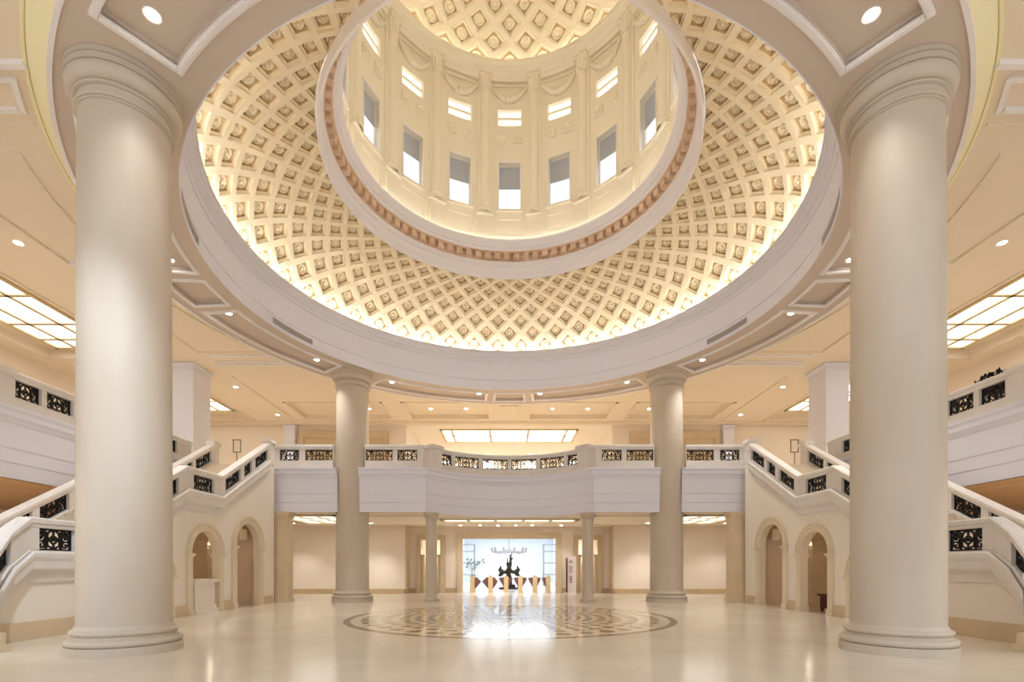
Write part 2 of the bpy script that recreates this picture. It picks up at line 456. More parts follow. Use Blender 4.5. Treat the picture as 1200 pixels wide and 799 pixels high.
# soffit of the ring with sunk panels, and the gold cove on its outer edge
def polar_cells(mb, z, rbreaks, tbreaks, sunk, depth, dstep=R(.75)):
    P = lambda r, a, zz: (r*cos(a), CY+r*sin(a), zz)
    for i in range(len(tbreaks)-1):
        a0, a1 = tbreaks[i], tbreaks[i+1]; n = max(1, int(math.ceil((a1-a0)/dstep-1e-6)))
        ang = [a0+(a1-a0)*k/n for k in range(n+1)]
        for j in range(len(rbreaks)-1):
            r0, r1 = rbreaks[j], rbreaks[j+1]
            zz = z+depth if (i, j) in sunk else z
            mb.grid([[P(r0, a, zz) for a in ang], [P(r1, a, zz) for a in ang]])
            if (i, j) in sunk:
                mb.grid([[P(r0, a, z) for a in ang], [P(r0, a, zz) for a in ang]])
                mb.grid([[P(r1, a, z) for a in ang], [P(r1, a, zz) for a in ang]])
                for a in (a0, a1): mb.grid([[P(r0, a, z), P(r1, a, z)], [P(r0, a, zz), P(r1, a, zz)]])
tb = []; sunk = set(); panels_ring = []
for q in range(4):
    base = q*pi/2
    for a0, a1, pn in ((-R(4), R(4), 1), (R(4), R(7.2), 0), (R(7.2), R(38.3), 1), (R(38.3), R(51.7), 0), (R(51.7), R(82.8), 1), (R(82.8), R(86), 0)):
        if pn: sunk.add((len(tb), 1)); panels_ring.append((base+a0, base+a1))
        tb.append(base+a0)
tb.append(tb[0]+2*pi)
mb = MB(); polar_cells(mb, ZR, [9.3, 9.86, 11.0, 11.42], tb, sunk, .13)
struct(mb.build('ceiling_ring', M['soffit'], weld=True))
mb = MB()
def polar_bar(mb, r0, r1, a0, a1, z0, z1):
    n = max(1, int((a1-a0)/R(.75)+.5)); ang = [a0+(a1-a0)*k/n for k in range(n+1)]
    P = lambda r, a, z: (r*cos(a), CY+r*sin(a), z)
    mb.grid([[P(r0, a, z0), P(r1, a, z0), P(r1, a, z1), P(r0, a, z1)] for a in ang], closeu=True)
    for a in (a0, a1): mb.add([P(r0, a, z0), P(r1, a, z0), P(r1, a, z1), P(r0, a, z1)], [(0, 1, 2, 3)])
nt_ = 0
for a0, a1 in panels_ring:
    mb = MB(); w = .13; dz = .035
    for k, (o_, zz) in enumerate(((0, dz), (.045, dz*1.7))):
        da = (w-o_)/10.4; io = o_/10.4
        polar_bar(mb, 9.86-w+o_, 9.855-o_*.4, a0-da, a1+da, ZR-zz, ZR+.06)
        polar_bar(mb, 11.005+o_*.4, 11.0+w-o_, a0-da, a1+da, ZR-zz, ZR+.06)
        polar_bar(mb, 9.86, 11.0, a0-da, a0-io*.4, ZR-zz, ZR+.06)
        polar_bar(mb, 9.86, 11.0, a1+io*.4, a1+da, ZR-zz, ZR+.06)
    nt_ += 1; struct(mb.build(f'trim_{nt_}', M['trimw']))
mb = MB(); mb.lathe([(11.42, ZR), (11.42, ZR-.05), (11.5, ZR-.05), (11.5, ZR+.04)], 160, 0, CY)
nt_ += 1; struct(mb.build(f'trim_{nt_}', M['trimw']))
cv = thing('cove_light', 'curved pale gold lit cove running round the outer edge of the ceiling ring', 'cove', (0, CY, ZR))
mb = MB(); mb.lathe([(11.5, ZR+.02), (11.54, ZR+.12), (11.6, ZR+.24), (11.7, ZR+.38), (11.78, ZR+.46), (11.79, ZO-.01)], 160, 0, CY)
mb.build('cove_face', M['gold'], cv, smooth=True)
mb = MB(); mb.lathe([(11.80, ZO-.06), (11.86, ZO-.06), (11.86, ZO-.005), (11.80, ZO-.005)], 160, 0, CY, closed=True)
mb.build('cove_lip', M['gold'], cv)

# ------------------------------------------------------------------ outer ceiling
X1, Y0c, Y1c = 14.0, 2.0, 29.5
mb = MB()
angs = sorted(set([2*pi*k/128 for k in range(128)]+[atan2(sy, sx) % (2*pi) for sx in (-X1, X1) for sy in (Y0c-CY, Y1c-CY)]))
def torect(a):
    c, s_ = cos(a), sin(a); k = 1e9
    if abs(c) > 1e-9: k = min(k, X1/abs(c))
    if s_ > 1e-9: k = min(k, (Y1c-CY)/s_)
    if s_ < -1e-9: k = min(k, (Y0c-CY)/s_)
    return (k*c, CY+k*s_, ZO)
mb.grid([[(11.78*cos(a), CY+11.78*sin(a), ZO) for a in angs], [torect(a) for a in angs]], closeu=True)
def cells(mb, xs, ys, sunk, depth, z=ZO):
    for i in range(len(xs)-1):
        for j in range(len(ys)-1):
            x0, x1, y0, y1 = xs[i], xs[i+1], ys[j], ys[j+1]
            dd = sunk.get((i, j), 0); zz = z+dd
            mb.add([(x0, y0, zz), (x1, y0, zz), (x1, y1, zz), (x0, y1, zz)], [(0, 1, 2, 3)])
            if dd:
                c = [(x0, y0), (x1, y0), (x1, y1), (x0, y1)]
                for k in range(4):
                    a, b = c[k], c[(k+1) % 4]
                    mb.add([(a[0], a[1], z), (b[0], b[1], z), (b[0], b[1], zz), (a[0], a[1], zz)], [(0, 1, 2, 3)])
cells(mb, [-14, -13.2, -7.6, -6.3, -1.3, 1.3, 6.3, 7.6, 13.2, 14], [29.5, 30.1, 33.3, 34.5], {(1, 1): .22, (3, 1): .22, (5, 1): .22, (7, 1): .22}, .22)
for s in (-1, 1):
    xs = sorted([s*14.0, s*16.8, s*21.2, s*22.5])
    cells(mb, xs, [2.0, 4.0, 8.6, 11.2, 23.6, 26.4, 33.6, 34.5], {(1, 1): .35, (1, 3): .35, (1, 5): .35}, .35)
struct(mb.build('ceiling', M['ceil'], weld=True))
mb = MB(); mb.box(-7.3, 7.3, 34.5, 46, ZO, ZO+.2); struct(mb.build('ceiling_loggia', M['cream']))
# mouldings on the outer ceiling
def trim(bars, m='trimw'):
    global nt_
    mb = MB()
    for b in bars: mb.box(*b)
    nt_ += 1; return struct(mb.build(f'trim_{nt_}', M[m]))
def frame_bars(x0, x1, y0, y1, w, z0, z1):
    return [(x0, x1, y0, y0+w, z0, z1), (x0, x1, y1-w, y1, z0, z1), (x0, x0+w, y0, y1, z0, z1), (x1-w, x1, y0, y1, z0, z1)]
for s in (-1, 1):
    # beam lines from the columns out to the gallery pillars
    for yc in (COLF, COLB):
        sg = 1 if yc < CY else -1
        a, b = sorted((s*9.32, s*14.0)); ya, yb_ = sorted((yc-sg*.14, yc-sg*.02)); trim([(a, b, ya, yb_, ZO-.1, ZO+.01)])
        y0_, y1_ = yc+sg*.18, yc+sg*.97
        trim([(*sorted((s*9.85, s*13.8)), *sorted((y0_, y0_+sg*.1)), ZO-.07, ZO+.01), (*sorted((s*10.4, s*13.8)), *sorted((y1_-sg*.1, y1_)), ZO-.07, ZO+.01)])
        mb = MB(); am, an = sorted((atan2(y0_+sg*.02-CY, s*9.8) % (2*pi), atan2(y1_-sg*.02-CY, s*10.35) % (2*pi))); polar_bar(mb, 12.02, 12.12, am, an, ZO-.078, ZO+.02); nt_ += 1; struct(mb.build(f'trim_{nt_}', M['trimw']))
        a, b = sorted((s*10.4, s*14.0)); ya, yb_ = sorted((yc+sg*1.25, yc+sg*1.31)); trim([(a, b, ya, yb_, ZO-.05, ZO+.01)], 'ceil')
    mb = MB(); a0 = R(-24) if s > 0 else R(156); polar_bar(mb, 12.55, 12.66, a0, a0+R(48), ZO-.05, ZO+.01); nt_ += 1; struct(mb.build(f'trim_{nt_}', M['ceil']))
    a, b = sorted((s*14.0, s*14.1))
    trim([(a, b, 2.0, 8.6, ZO-.08, ZO+.01), (a, b, 11.4, 16.3, ZO-.08, ZO+.01), (a, b, 17.9, 22.9, ZO-.08, ZO+.01), (a, b, 26, 33.2, ZO-.08, ZO+.01)], 'ceil')
    for y0, y1 in ((11.2, 23.6), (26.4, 33.6)):
        a, b = sorted((s*16.7, s*21.3)); trim(frame_bars(a, b, y0-.1, y1+.1, .12, ZO-.06, ZO+.02), 'ceil')
    trim([(min(s*12.6, s*14), max(s*12.6, s*14), 16.25, 16.4, ZO-.08, ZO+.01), (min(s*12.6, s*14), max(s*12.6, s*14), 17.8, 17.95, ZO-.08, ZO+.01)])
    for x0, x1 in ((1.3, 6.3), (7.6, 13.2)):
        a, b = sorted((s*x0, s*x1)); trim(frame_bars(a-.1, b+.1, 30.0, 33.4, .12, ZO-.05, ZO+.02), 'ceil')
trim([(-.62, -.5, 28.95, 34.4, ZO-.06, ZO+.01), (.5, .62, 28.95, 34.4, ZO-.06, ZO+.01), (-.62, .62, 30.6, 30.72, ZO-.06, ZO+.01)], 'ceil')
trim([(-22.4, 22.4, 34.0, 34.45, ZO-.16, ZO+.005), (-22.4, 22.4, 33.85, 34.45, ZO-.07, ZO+.005)], 'ceil')

# ------------------------------------------------------------------ coffered domes
def coffered(N, dw, prof, r_from, depth, r_min, r_max):
    """Diamond coffers with rosettes on a shell of revolution, one continuous mesh."""
    mb = MB()
    # smooth the profile, then tabulate (w, r, z, normal) with w = integral ds / r, so the lattice keeps its shape
    pts = []
    n = len(prof)
    for i in range(n-1):
        p0, p1, p2, p3 = (Vector(prof[max(0, min(n-1, i+o))]) for o in (-1, 0, 1, 2))
        for k in range(40):
            t = k/40
            pts.append(.5*((2*p1)+(p2-p0)*t+(2*p0-5*p1+4*p2-p3)*t*t+(3*p1-p0-3*p2+p3)*t**3))
    pts.append(Vector(prof[-1]))
    W = [0.0]
    for u, v in zip(pts, pts[1:]): W.append(W[-1]+(v-u).length/max(.05, (u.x+v.x)/2))
    def look(w):
        lo, hi = 0, len(W)-1
        w = min(max(w, W[0]), W[-1])
        while hi-lo > 1:
            m_ = (lo+hi)//2
            if W[m_] <= w: lo = m_
            else: hi = m_
        t = (w-W[lo])/max(1e-9, W[hi]-W[lo])
        a_, b_ = max(0, lo-3), min(len(pts)-1, hi+3)
        tg = (pts[b_]-pts[a_]).normalized()
        return pts[lo].lerp(pts[hi], t), Vector((tg.y, -tg.x))*(1 if tg.x <= 0 else -1)
    w_of = lambda r: W[min(range(len(pts)), key=lambda i: abs(pts[i].x-r))]
    wmin, wmax = w_of(r_max), w_of(r_min)
    def P(th, w, dep):
        if w < wmin or w > wmax: dep = 0; w = min(max(w, wmin), wmax)
        q, nn = look(w)
        r_, z_ = q.x+nn.x*dep, q.y+nn.y*dep
        return (r_*cos(th), CY+r_*sin(th), EYE+z_)
    da = pi/N; w0 = w_of(r_from)
    k_lo = -int((w0-wmin)/dw)-1; k_hi = int((wmax-w0)/dw)+1
    loops = [('d', 1, 0), ('d', .75, 0), ('d', .735, .36), ('d', .545, .38), ('d', .535, 1.0), ('c', .355, 1.0), ('c', .335, .60), ('c', .26, .54), ('c', .21, .84), ('c', .12, .84), ('c', .10, .5), ('c', .03, .45)]
    NA = 16
    for k in range(k_lo, k_hi+1):
        wc = w0+k*dw
        for j in range(N):
            th = 2*pi*(j+.5*(k % 2))/N
            rr_ = []
            for kind, sc_, dp in loops:
                row = []
                for i in range(NA):
                    al = 2*pi*i/NA; ca, sa = cos(al), sin(al)
                    rad = sc_/(abs(ca)+abs(sa)) if kind == 'd' else sc_
                    if kind == 'c' and .2 < sc_ < .36: rad *= 1+.05*cos(8*al)
                    row.append(P(th+da*rad*ca, wc-dw*rad*sa, dp*depth))
                rr_.append(row)
            if wc+dw <= wmin+1e-4 or wc-dw >= wmax-1e-4: continue
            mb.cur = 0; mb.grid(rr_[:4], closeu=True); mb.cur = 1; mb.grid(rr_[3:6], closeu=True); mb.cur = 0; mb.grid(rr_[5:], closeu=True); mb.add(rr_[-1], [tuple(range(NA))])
    return mb
cd = thing('coffered_dome', 'wide cream lower dome covered in diamond coffers with rosettes', 'dome', (0, CY, d(10.9)))
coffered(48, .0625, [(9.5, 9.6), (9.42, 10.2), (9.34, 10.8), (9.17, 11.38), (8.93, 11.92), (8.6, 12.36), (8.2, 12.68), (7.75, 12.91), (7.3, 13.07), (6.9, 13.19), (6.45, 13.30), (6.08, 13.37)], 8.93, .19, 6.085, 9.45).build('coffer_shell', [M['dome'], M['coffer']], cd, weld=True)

# dentilled cornice round the eye of the dome
dc = thing('cornice', 'circular white cornice with brown dentils round the eye of the coffered dome', 'cornice', (0, CY, d(13)))
MB().lathe([(6.075, d(13.36)), (6.06, d(13.03)), (6.0, d(13.0)), (5.98, d(13.06)), (5.97, d(13.2)), (5.93, d(13.25)), (5.93, d(13.50)), (5.90, d(13.53)), (5.90, d(13.62)), (5.86, d(13.66)), (5.86, d(13.70))], 160, 0, CY).build('lower_moulding', M['dentw'], dc, smooth=True, angle=30)
mb = MB(); ND = 84; ro, ri = 5.86, 5.66
za, zb = d(13.74), d(13.98)
ring = []
for k in range(ND):
    a0 = 2*pi*k/ND; a1 = 2*pi*(k+.58)/ND; a2 = 2*pi*(k+1)/ND
    ring += [(ri, a0), (ri, a1), (ro, a1), (ro, a2)]
pt = lambda r, a, z: (r*cos(a), CY+r*sin(a), z)
mb.grid([[pt(r, a, za) for r, a in ring], [pt(r, a, zb) for r, a in ring]], closeu=True)
for k in range(ND):
    a0 = 2*pi*k/ND; a1 = 2*pi*(k+.58)/ND
    mb.add([pt(ri, a0, za), pt(ri, a1, za), pt(ro, a1, za), pt(ro, a0, za)], [(0, 1, 2, 3)])
mb.lathe([(5.86, d(13.70)), (5.82, d(13.72)), (5.86, za)], 160, 0, CY)
mb.lathe([(5.90, zb), (5.62, zb), (5.60, d(14.02))], 160, 0, CY)
mb.build('dentil_band', M['dent'], dc, weld=True)
MB().lathe([(5.60, d(14.02)), (5.57, d(14.03)), (5.55, d(14.10)), (5.48, d(14.13)), (5.44, d(14.2)), (5.36, d(14.25)), (5.33, d(14.30)), (5.33, d(14.38)), (5.38, d(14.38)), (5.38, d(14.295)), (5.62, d(14.295))], 160, 0, CY).build('upper_moulding', M['dentw'], dc, smooth=True, angle=30)
mb = MB(); mb.lathe([(5.39, d(14.30)), (5.46, d(14.30)), (5.46, d(14.33)), (5.39, d(14.33))], 96, 0, CY, closed=True)
mb.build('light_strip', M['coved'], dc)

# ------------------------------------------------------------------ drum
RD = 5.65; NB = 16
dr = thing('drum', 'cream cylindrical drum with pilasters and garlands between the two coffered domes', 'drum', (0, CY, d(14.3)))
zs = [d(14.3), d(14.75), d(15.45), d(15.85), d(18.0), d(19.62), d(20.32), d(22.1)]
aw = .525/RD; ap = .58/RD; ab = .62/RD
mb = MB()
def dp_(r, a, z): return (r*cos(a), CY+r*sin(a), z)
for b_ in range(NB):
    ac = pi/2+2*pi*b_/NB; hb = pi/NB
    def cell(a0, a1, z0, z1, off=0.0, hole=False, wall=True):
        n = 3; ang = [a0+(a1-a0)*k/n for k in range(n+1)]
        r_ = RD+off
        if not hole: mb.grid([[dp_(r_, a, z0) for a in ang], [dp_(r_, a, z1) for a in ang]])
        if off or hole:
            rr2 = RD+(off or .3)
            for z in (z0, z1): mb.grid([[dp_(RD, a, z) for a in ang], [dp_(rr2, a, z) for a in ang]])
            for a in (a0, a1): mb.grid([[dp_(RD, a, z0), dp_(rr2, a, z0)], [dp_(RD, a, z1), dp_(rr2, a, z1)]])
    A = [ac-hb, ac-ab, ac-aw, ac+aw, ac+ab, ac+hb]
    for i in range(5):
        for j in range(7):
            if i == 2 and j == 3: cell(A[i], A[i+1], zs[j], zs[j+1], hole=True)
            elif i == 2 and j == 5: cell(A[i], A[i+1], zs[j], zs[j+1], .14)
            elif i == 2 and j == 1: cell(A[i], A[i+1], zs[j], zs[j+1], .04)
            else: cell(A[i], A[i+1], zs[j], zs[j+1])
mb.build('drum_wall', M['drum'], dr, weld=True)
for b_ in range(NB):
    ac = pi/2+2*pi*b_/NB
    T = lambda u, n, z, a=ac: dp_(RD-n, a+u/RD, z)       # u along the wall, n towards the middle
    def lbox(mb, u0, u1, n0, n1, z0, z1, T=T):
        vs = [T(u, n, z) for z in (z0, z1) for n in (n0, n1) for u in (u0, u1)]
        mb.add(vs, [(0, 2, 3, 1), (4, 5, 7, 6), (0, 1, 5, 4), (2, 6, 7, 3), (0, 4, 6, 2), (1, 3, 7, 5)])
    # moulded panel with a bar in the upper recess
    mb = MB(); lbox(mb, -.5, .5, -.12, -.05, d(19.93), d(20.0)); mb.build('panel_bar', M['drum'], dr)
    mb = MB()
    mb.grid([[T(u, -.135, z) for u in (-.5, -.25, 0, .25, .5)] for z in (d(19.63), d(20.31))]); mb.build('painted_glow_panel', M['nicheglow'], dr)
    for u in (-.37, .37):
        mb = MB()
        lbox(mb, u-.2, u+.2, -.01, .07, d(18.82), d(19.22))
        rows = [[T(u+r_*cos(2*pi*k/12), n, d(19.02)+r_*sin(2*pi*k/12)) for k in range(12)] for r_, n in ((.17, .07), (.16, .11), (.11, .075), (.06, .075), (.05, .12), (.01, .12))]
        mb.grid(rows, closeu=True)
        mb.build('medallion', M['drum'], dr)
    # garland
    mb = MB(); pts = []; rad = []
    for k in range(25):
        f = k/24; u = -.74+1.48*f
        pts.append(T(u, .09+.02*sin(k*2.1), d(21.16)-.46*(1-(2*f-1)**2))); rad.append((.06+.085*sin(pi*f))*(1+.2*sin(k*2.6)))
    mb.tube(pts, rad, 7); mb.build('garland', M['drum'], dr, smooth=True, angle=80)
    mb = MB(); lbox(mb, -.72, .72, -.01, .07, d(21.28), d(21.36)); mb.build('lintel_moulding', M['drum'], dr)
    # pilaster between this bay and the next
    ap_ = ac+pi/NB
    T2 = lambda u, n, z, a=ap_: dp_(RD-n, a+u/RD, z)
    mb = MB(); lbox(mb, -.32, .32, -.02, .05, d(15.5), d(21.5), T2); 
    p = mb.build('pilaster', M['drum'], dr)
    mb = MB()
    rows = [[T2(.2*cos(pi*k/8), .05+.2*sin(pi*k/8), z) for k in range(9)] for z in (d(15.9), d(21.15))]
    mb.grid(rows); mb.build('pilaster_shaft', M['drum'], p, smooth=True)
    mb = MB(); lbox(mb, -.34, .34, -.02, .15, d(14.35), d(15.5), T2); lbox(mb, -.38, .38, -.02, .24, d(15.5), d(15.6), T2); mb.build('pilaster_pedestal', M['drum'], p)
    mb = MB()
    rows = [[T2(w*cos(pi*k/8), .05+n*sin(pi*k/8), d(z)) for k in range(9)] for w, n, z in ((.28, .27, 15.6), (.29, .28, 15.68), (.23, .23, 15.74), (.26, .26, 15.82), (.2, .2, 15.92))]
    mb.grid(rows); mb.build('pilaster_base', M['drum'], p, smooth=True)
    mb = MB()
    rows = [[T2(w*cos(pi*k/12)*(1+.06*cos(k*pi)), .05+n*sin(pi*k/12)*(1+.1*cos(k*pi)), d(z)) for k in range(13)] for w, n, z in ((.2, .2, 21.0), (.25, .25, 21.03), (.25, .25, 21.08), (.21, .21, 21.1), (.28, .27, 21.28), (.24, .24, 21.32), (.36, .34, 21.56), (.3, .28, 21.6))]
    mb.grid(rows); lbox(mb, -.32, .32, -.02, .36, d(21.6), d(21.72), T2)
    for sg in (-1, 1):
        c = T2(sg*.24, .22, d(21.5))
        mb.tube([T2(sg*.24, .12, d(21.5)), T2(sg*.25, .36, d(21.5))], .08, 8)
    mb.build('pilaster_capital', M['drum'], p)
    # windows (the ones in view first)
    wn = thing(f'window_{b_+1}', '', '', dp_(RD+.2, ac, d(15.85)))
    for k_ in ('label', 'category'): del wn[k_]
    struct(wn)
    mb = MB()
    for n0, n1, fw in ((-.3, -.22, .07), (-.05, .03, .05)):
        lbox(mb, -.525, -.525+fw, n0, n1, d(15.85), d(18.0)); lbox(mb, .525-fw, .525, n0, n1, d(15.85), d(18.0))
        lbox(mb, -.525, .525, n0, n1, d(18.0)-fw, d(18.0)); lbox(mb, -.525, .525, n0, n1, d(15.85), d(15.85)+fw)
    mb.build('frame', M['frame'], wn)
    mb = MB(); mb.grid([[T(u, -.26, z) for u in (-.46, .46)] for z in (d(15.92), d(17.93))]); mb.build('pane', M['glass'], wn)
    drop = [.95, .9, .8, .9, 1.5, 1.3, .5, .5, .5, .5, .5, .5, 1.0, 1.0, .8, .9][b_]
    mb = MB(); lbox(mb, -.45, .45, -.235, -.22, d(17.93)-drop, d(17.93)); lbox(mb, -.45, .45, -.24, -.2, d(17.93)-drop-.03, d(17.93)-drop)
    mb.build('roller_blind', M['blind'], wn)
    mb = MB(); lbox(mb, -.58, .58, -.02, .1, d(15.76), d(15.85)); mb.build('sill', M['drum'], wn)
mb = MB(); mb.lathe([(5.7, d(21.45)), (5.5, d(21.45)), (5.45, d(21.55)), (5.36, d(21.6)), (5.32, d(21.7)), (5.12, d(21.8)), (5.06, d(21.9)), (5.06, d(22.0)), (5.14, d(22.0)), (5.14, d(21.9)), (5.38, d(21.9))], 160, 0, CY)
mb.build('entablature', M['drum'], dr, smooth=True, angle=30)
mb = MB(); mb.lathe([(5.18, d(21.905)), (5.28, d(21.905)), (5.28, d(21.93)), (5.18, d(21.93))], 96, 0, CY, closed=True)
mb.build('light_strip', M['coved'], dr)
ud = thing('coffered_dome', 'small cream upper dome with diamond coffers above the drum windows', 'dome', (0, CY, d(22)))
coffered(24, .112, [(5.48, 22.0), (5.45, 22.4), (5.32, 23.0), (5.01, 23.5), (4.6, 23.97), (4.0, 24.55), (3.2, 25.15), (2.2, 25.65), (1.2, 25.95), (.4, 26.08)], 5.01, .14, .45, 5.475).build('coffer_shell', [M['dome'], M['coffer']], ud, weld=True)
struct(MB().lathe([(.5, d(26.25)), (.45, d(26.05)), (.2, d(26.0)), (.01, d(25.95))], 24, 0, CY).build('trim_crown', M['dome']))

# ------------------------------------------------------------------ gallery slab (its underside is the lower ceiling)
arc = []
half = math.asin(ARC_H/ARC_R)
for k in range(25):
    a = -half+2*half*k/24; arc.append((ARC_R*sin(a), ARC_C+ARC_R*cos(a)))
GX = 14.33                # face of the side gallery fronts
SO = .05
def notch(cx):
    q = math.asin((YB+SO-COLB)/.79)
    return [(cx+.79*cos(a), COLB+.79*sin(a)) for a in [pi-q-(pi-2*q)*k/20 for k in range(21)]]
plan = [(-22.2, 34.4), (-22.2, 2), (-GX-SO, 2), (-GX-SO, 23.12), (-11.2, 23.12), (-11.2, YB+SO)]
plan += notch(-COLX)+[(x, y+SO) for x, y in arc]+notch(COLX)
plan += [(11.2, YB+SO), (11.2, 23.12), (GX+SO, 23.12), (GX+SO, 2), (22.2, 2), (22.2, 34.4)]
mb = MB(); mb.prism(plan, lambda p, t: (p[0], p[1], t), ZB-.005, ZG)
struct(mb.build('ceiling_lower', M['ceil']))

for s in (-1, 1):
    mb = MB(); mb.box(*sorted((s*(GX+.04), s*22.2)), 2, 34.3, ZB-.03, ZB-.006)
    struct(mb.build('ceiling_lower_left' if s < 0 else 'ceiling_lower_right', M['wood']))
for x0, x1, y0, y1 in ((-8.6, -4.2, 24.9, 30.8), (4.2, 8.6, 24.9, 30.8), (-3.9, 3.9, 26.5, 30.4)):
    pass
FPROF = [(-.02, 4.17), (0, 4.17), (0, 4.60), (.03, 4.63), (.03, 5.0), (.06, 5.04), (.06, 5.72), (.10, 5.76), (.13, 5.84), (.2, 5.90), (.2, 6.04), (.26, 6.12), (.26, 6.195), (-.02, 6.195)]
def fascia(label, pts, name='balcony_front', group=None):
    path = Path([(x, y, 0) for x, y in pts])
    t = thing(name, label, 'balcony front', (pts[0][0], pts[0][1], ZB), group)
    mb = MB(); path.sweep(mb, [q for q in FPROF if q[1] < 5.75]+[(-.02, 5.72)]); mb.build('stepped_fascia', M['white'], t, smooth=True, angle=25)
    mb = MB(); path.sweep(mb, [(-.02, 5.721)]+[(.06, 5.721)]+[q for q in FPROF if q[1] > 5.75]); mb.build('cornice', M['white'], t, smooth=True, angle=25)
    return t
GF = 'white stepped gallery fronts'
xs_ = COLX-.51
fascia('long white balcony front with a hollow curved middle, between the two back columns', [(-xs_, YB)]+arc+[(xs_, YB)], group=GF)
fascia('short white balcony front between the left back column and the left stair', [(-11.15, YB), (-COLX-.51, YB)], group=GF)
fascia('short white balcony front between the right back column and the right stair', [(COLX+.51, YB), (11.15, YB)], group=GF)
fascia('long white gallery front along the left side, behind the left stair', [(-GX, 2), (-GX, 23.1)], group=GF)
fascia('long white gallery front along the right side, behind the right stair', [(GX, 23.1), (GX, 2)], group=GF)

# ------------------------------------------------------------------ balustrades
BG = 'stone balustrades with black scrolled iron panels'
yr = YB+.17
for s in (-1, 1):
    side = 'left' if s < 0 else 'right'
    x0, x1 = (s*11.25, s*(COLX+.74))
    pts = [(x0, yr, RAIL), (x1, yr, RAIL)]
    L = abs(x1-x0)
    balustrade(f'level balustrade on the short balcony between the {side} stair and the {side} back column', pts, [(.57, 1.48), (1.76, L-.03)], BG, posts=[(.15, .2, .2, .02)])
    x0, x1 = s*(COLX-.74), s*4.0
    pts = [(x0, yr, RAIL), (x1, yr, RAIL)]; L = abs(x1-x0)
    balustrade(f'straight balustrade between the {side} back column and the {side} pedestal of the hollow balcony', pts, [(.03, 1.28), (1.5, 2.42)], BG)
ca = []
ha = math.asin(min(1, 3.66/(ARC_R+.17)))
for k in range(25):
    a = -ha+2*ha*k/24; ca.append(((ARC_R+.17)*sin(a), ARC_C+(ARC_R+.17)*cos(a), RAIL))
pth = Path(ca); L = pth.L
pn = fit(L, [.72, 1.2, 1.2, 1.2, 1.2, .72], end=.3, gap=.2)
balustrade('curved balustrade round the hollow middle of the balcony, with two square pedestals', ca, pn, BG, posts=[(.0, .32, .32, .06), (L, .32, .32, .06)])

for s in (-1, 1):
    side = 'left' if s < 0 else 'right'
    # gallery balustrade along the side
    pts = [(s*14.53, 2.3, RAIL), (s*14.53, 23.2, RAIL)]
    pan = []
    y = 2.6
    while y < 22.6:
        if 13.3 < y+.5 < 14.9 or 22.9 < y+.5: y += .5; continue
        w = .86; pan.append((y-2.3, y-2.3+w)); y += w+.18
    pan = [(a, b) for a, b in pan if not (13.2 < (a+b)/2+2.3 < 14.9) and b+2.3 < 22.7]
    pan = [(a, b) for a, b in pan if b+2.3 < 13.25] + [(14.92-2.3, 15.76-2.3), (15.94-2.3, 16.9-2.3)] + [(17.1-2.3+k*1.06, 17.1-2.3+k*1.06+.88) for k in range(5)]
    balustrade(f'high gallery balustrade behind the {side} stair, black scrolls between pale posts', pts, pan, BG, posts=[(14.15-2.3, .6, .2, .0)])
    # inner stair rail
    Pp = [(s*SX, 22.78, 7.22), (s*SX, 18.8, 4.97), (s*SX, 16.77, 4.95), (s*SX, 12.8, 2.72), (s*SX, 11.25, 2.72), (s*(SX-.08), 10.7, 2.36), (s*(SX-.35), 10.1, 1.9), (s*(SX-.8), 9.62, 1.5)]
    if s > 0: pass
    path = Path(Pp); c = path.cum
    pan = [(a, b) for a, b in [(.32, 1.45), (1.72, 2.35), (2.62, 3.7)]]
    pan += [(c[1]+.45, c[2]-.38)]
    pan += [(c[2]+.4+k*1.2, c[2]+.4+k*1.2+.95) for k in range(3)]
    pan += [(c[3]+.35, c[4]-.25), (c[4]+.5, c[5]+.62), ]
    pan = [q for q in pan if q[1] < path.L-.1]
    balustrade(f'sloping balustrade down the hall side of the {side} stair, with two landings', Pp, pan, BG, posts=[(0.0, .2, .135, .06), (path.L, .25, .135, .02)])
    # outer stair rail
    Po = [(s*SXO, 23.35, 7.28), (s*SXO, 19.2, 4.97), (s*SXO, 17.05, 4.95), (s*SXO, 13.15, 2.74), (s*SXO, 11.4, 2.72), (s*SXO, 9.5, 1.6)]
    path = Path(Po); c = path.cum
    pan = [(.35, 1.5), (1.7, 2.6), (2.8, 3.85), (c[1]+.4, c[2]-.35)]+[(c[2]+.3+k*1.2, c[2]+.3+k*1.2+.98) for k in range(3)]+[(c[3]+.3, c[4]-.25), (c[4]+.3, c[4]+1.4)]
    balustrade(f'sloping balustrade on the far side of the {side} stair, below the gallery front', Po, pan, BG, posts=[(0.0, .2, .135, .03)])

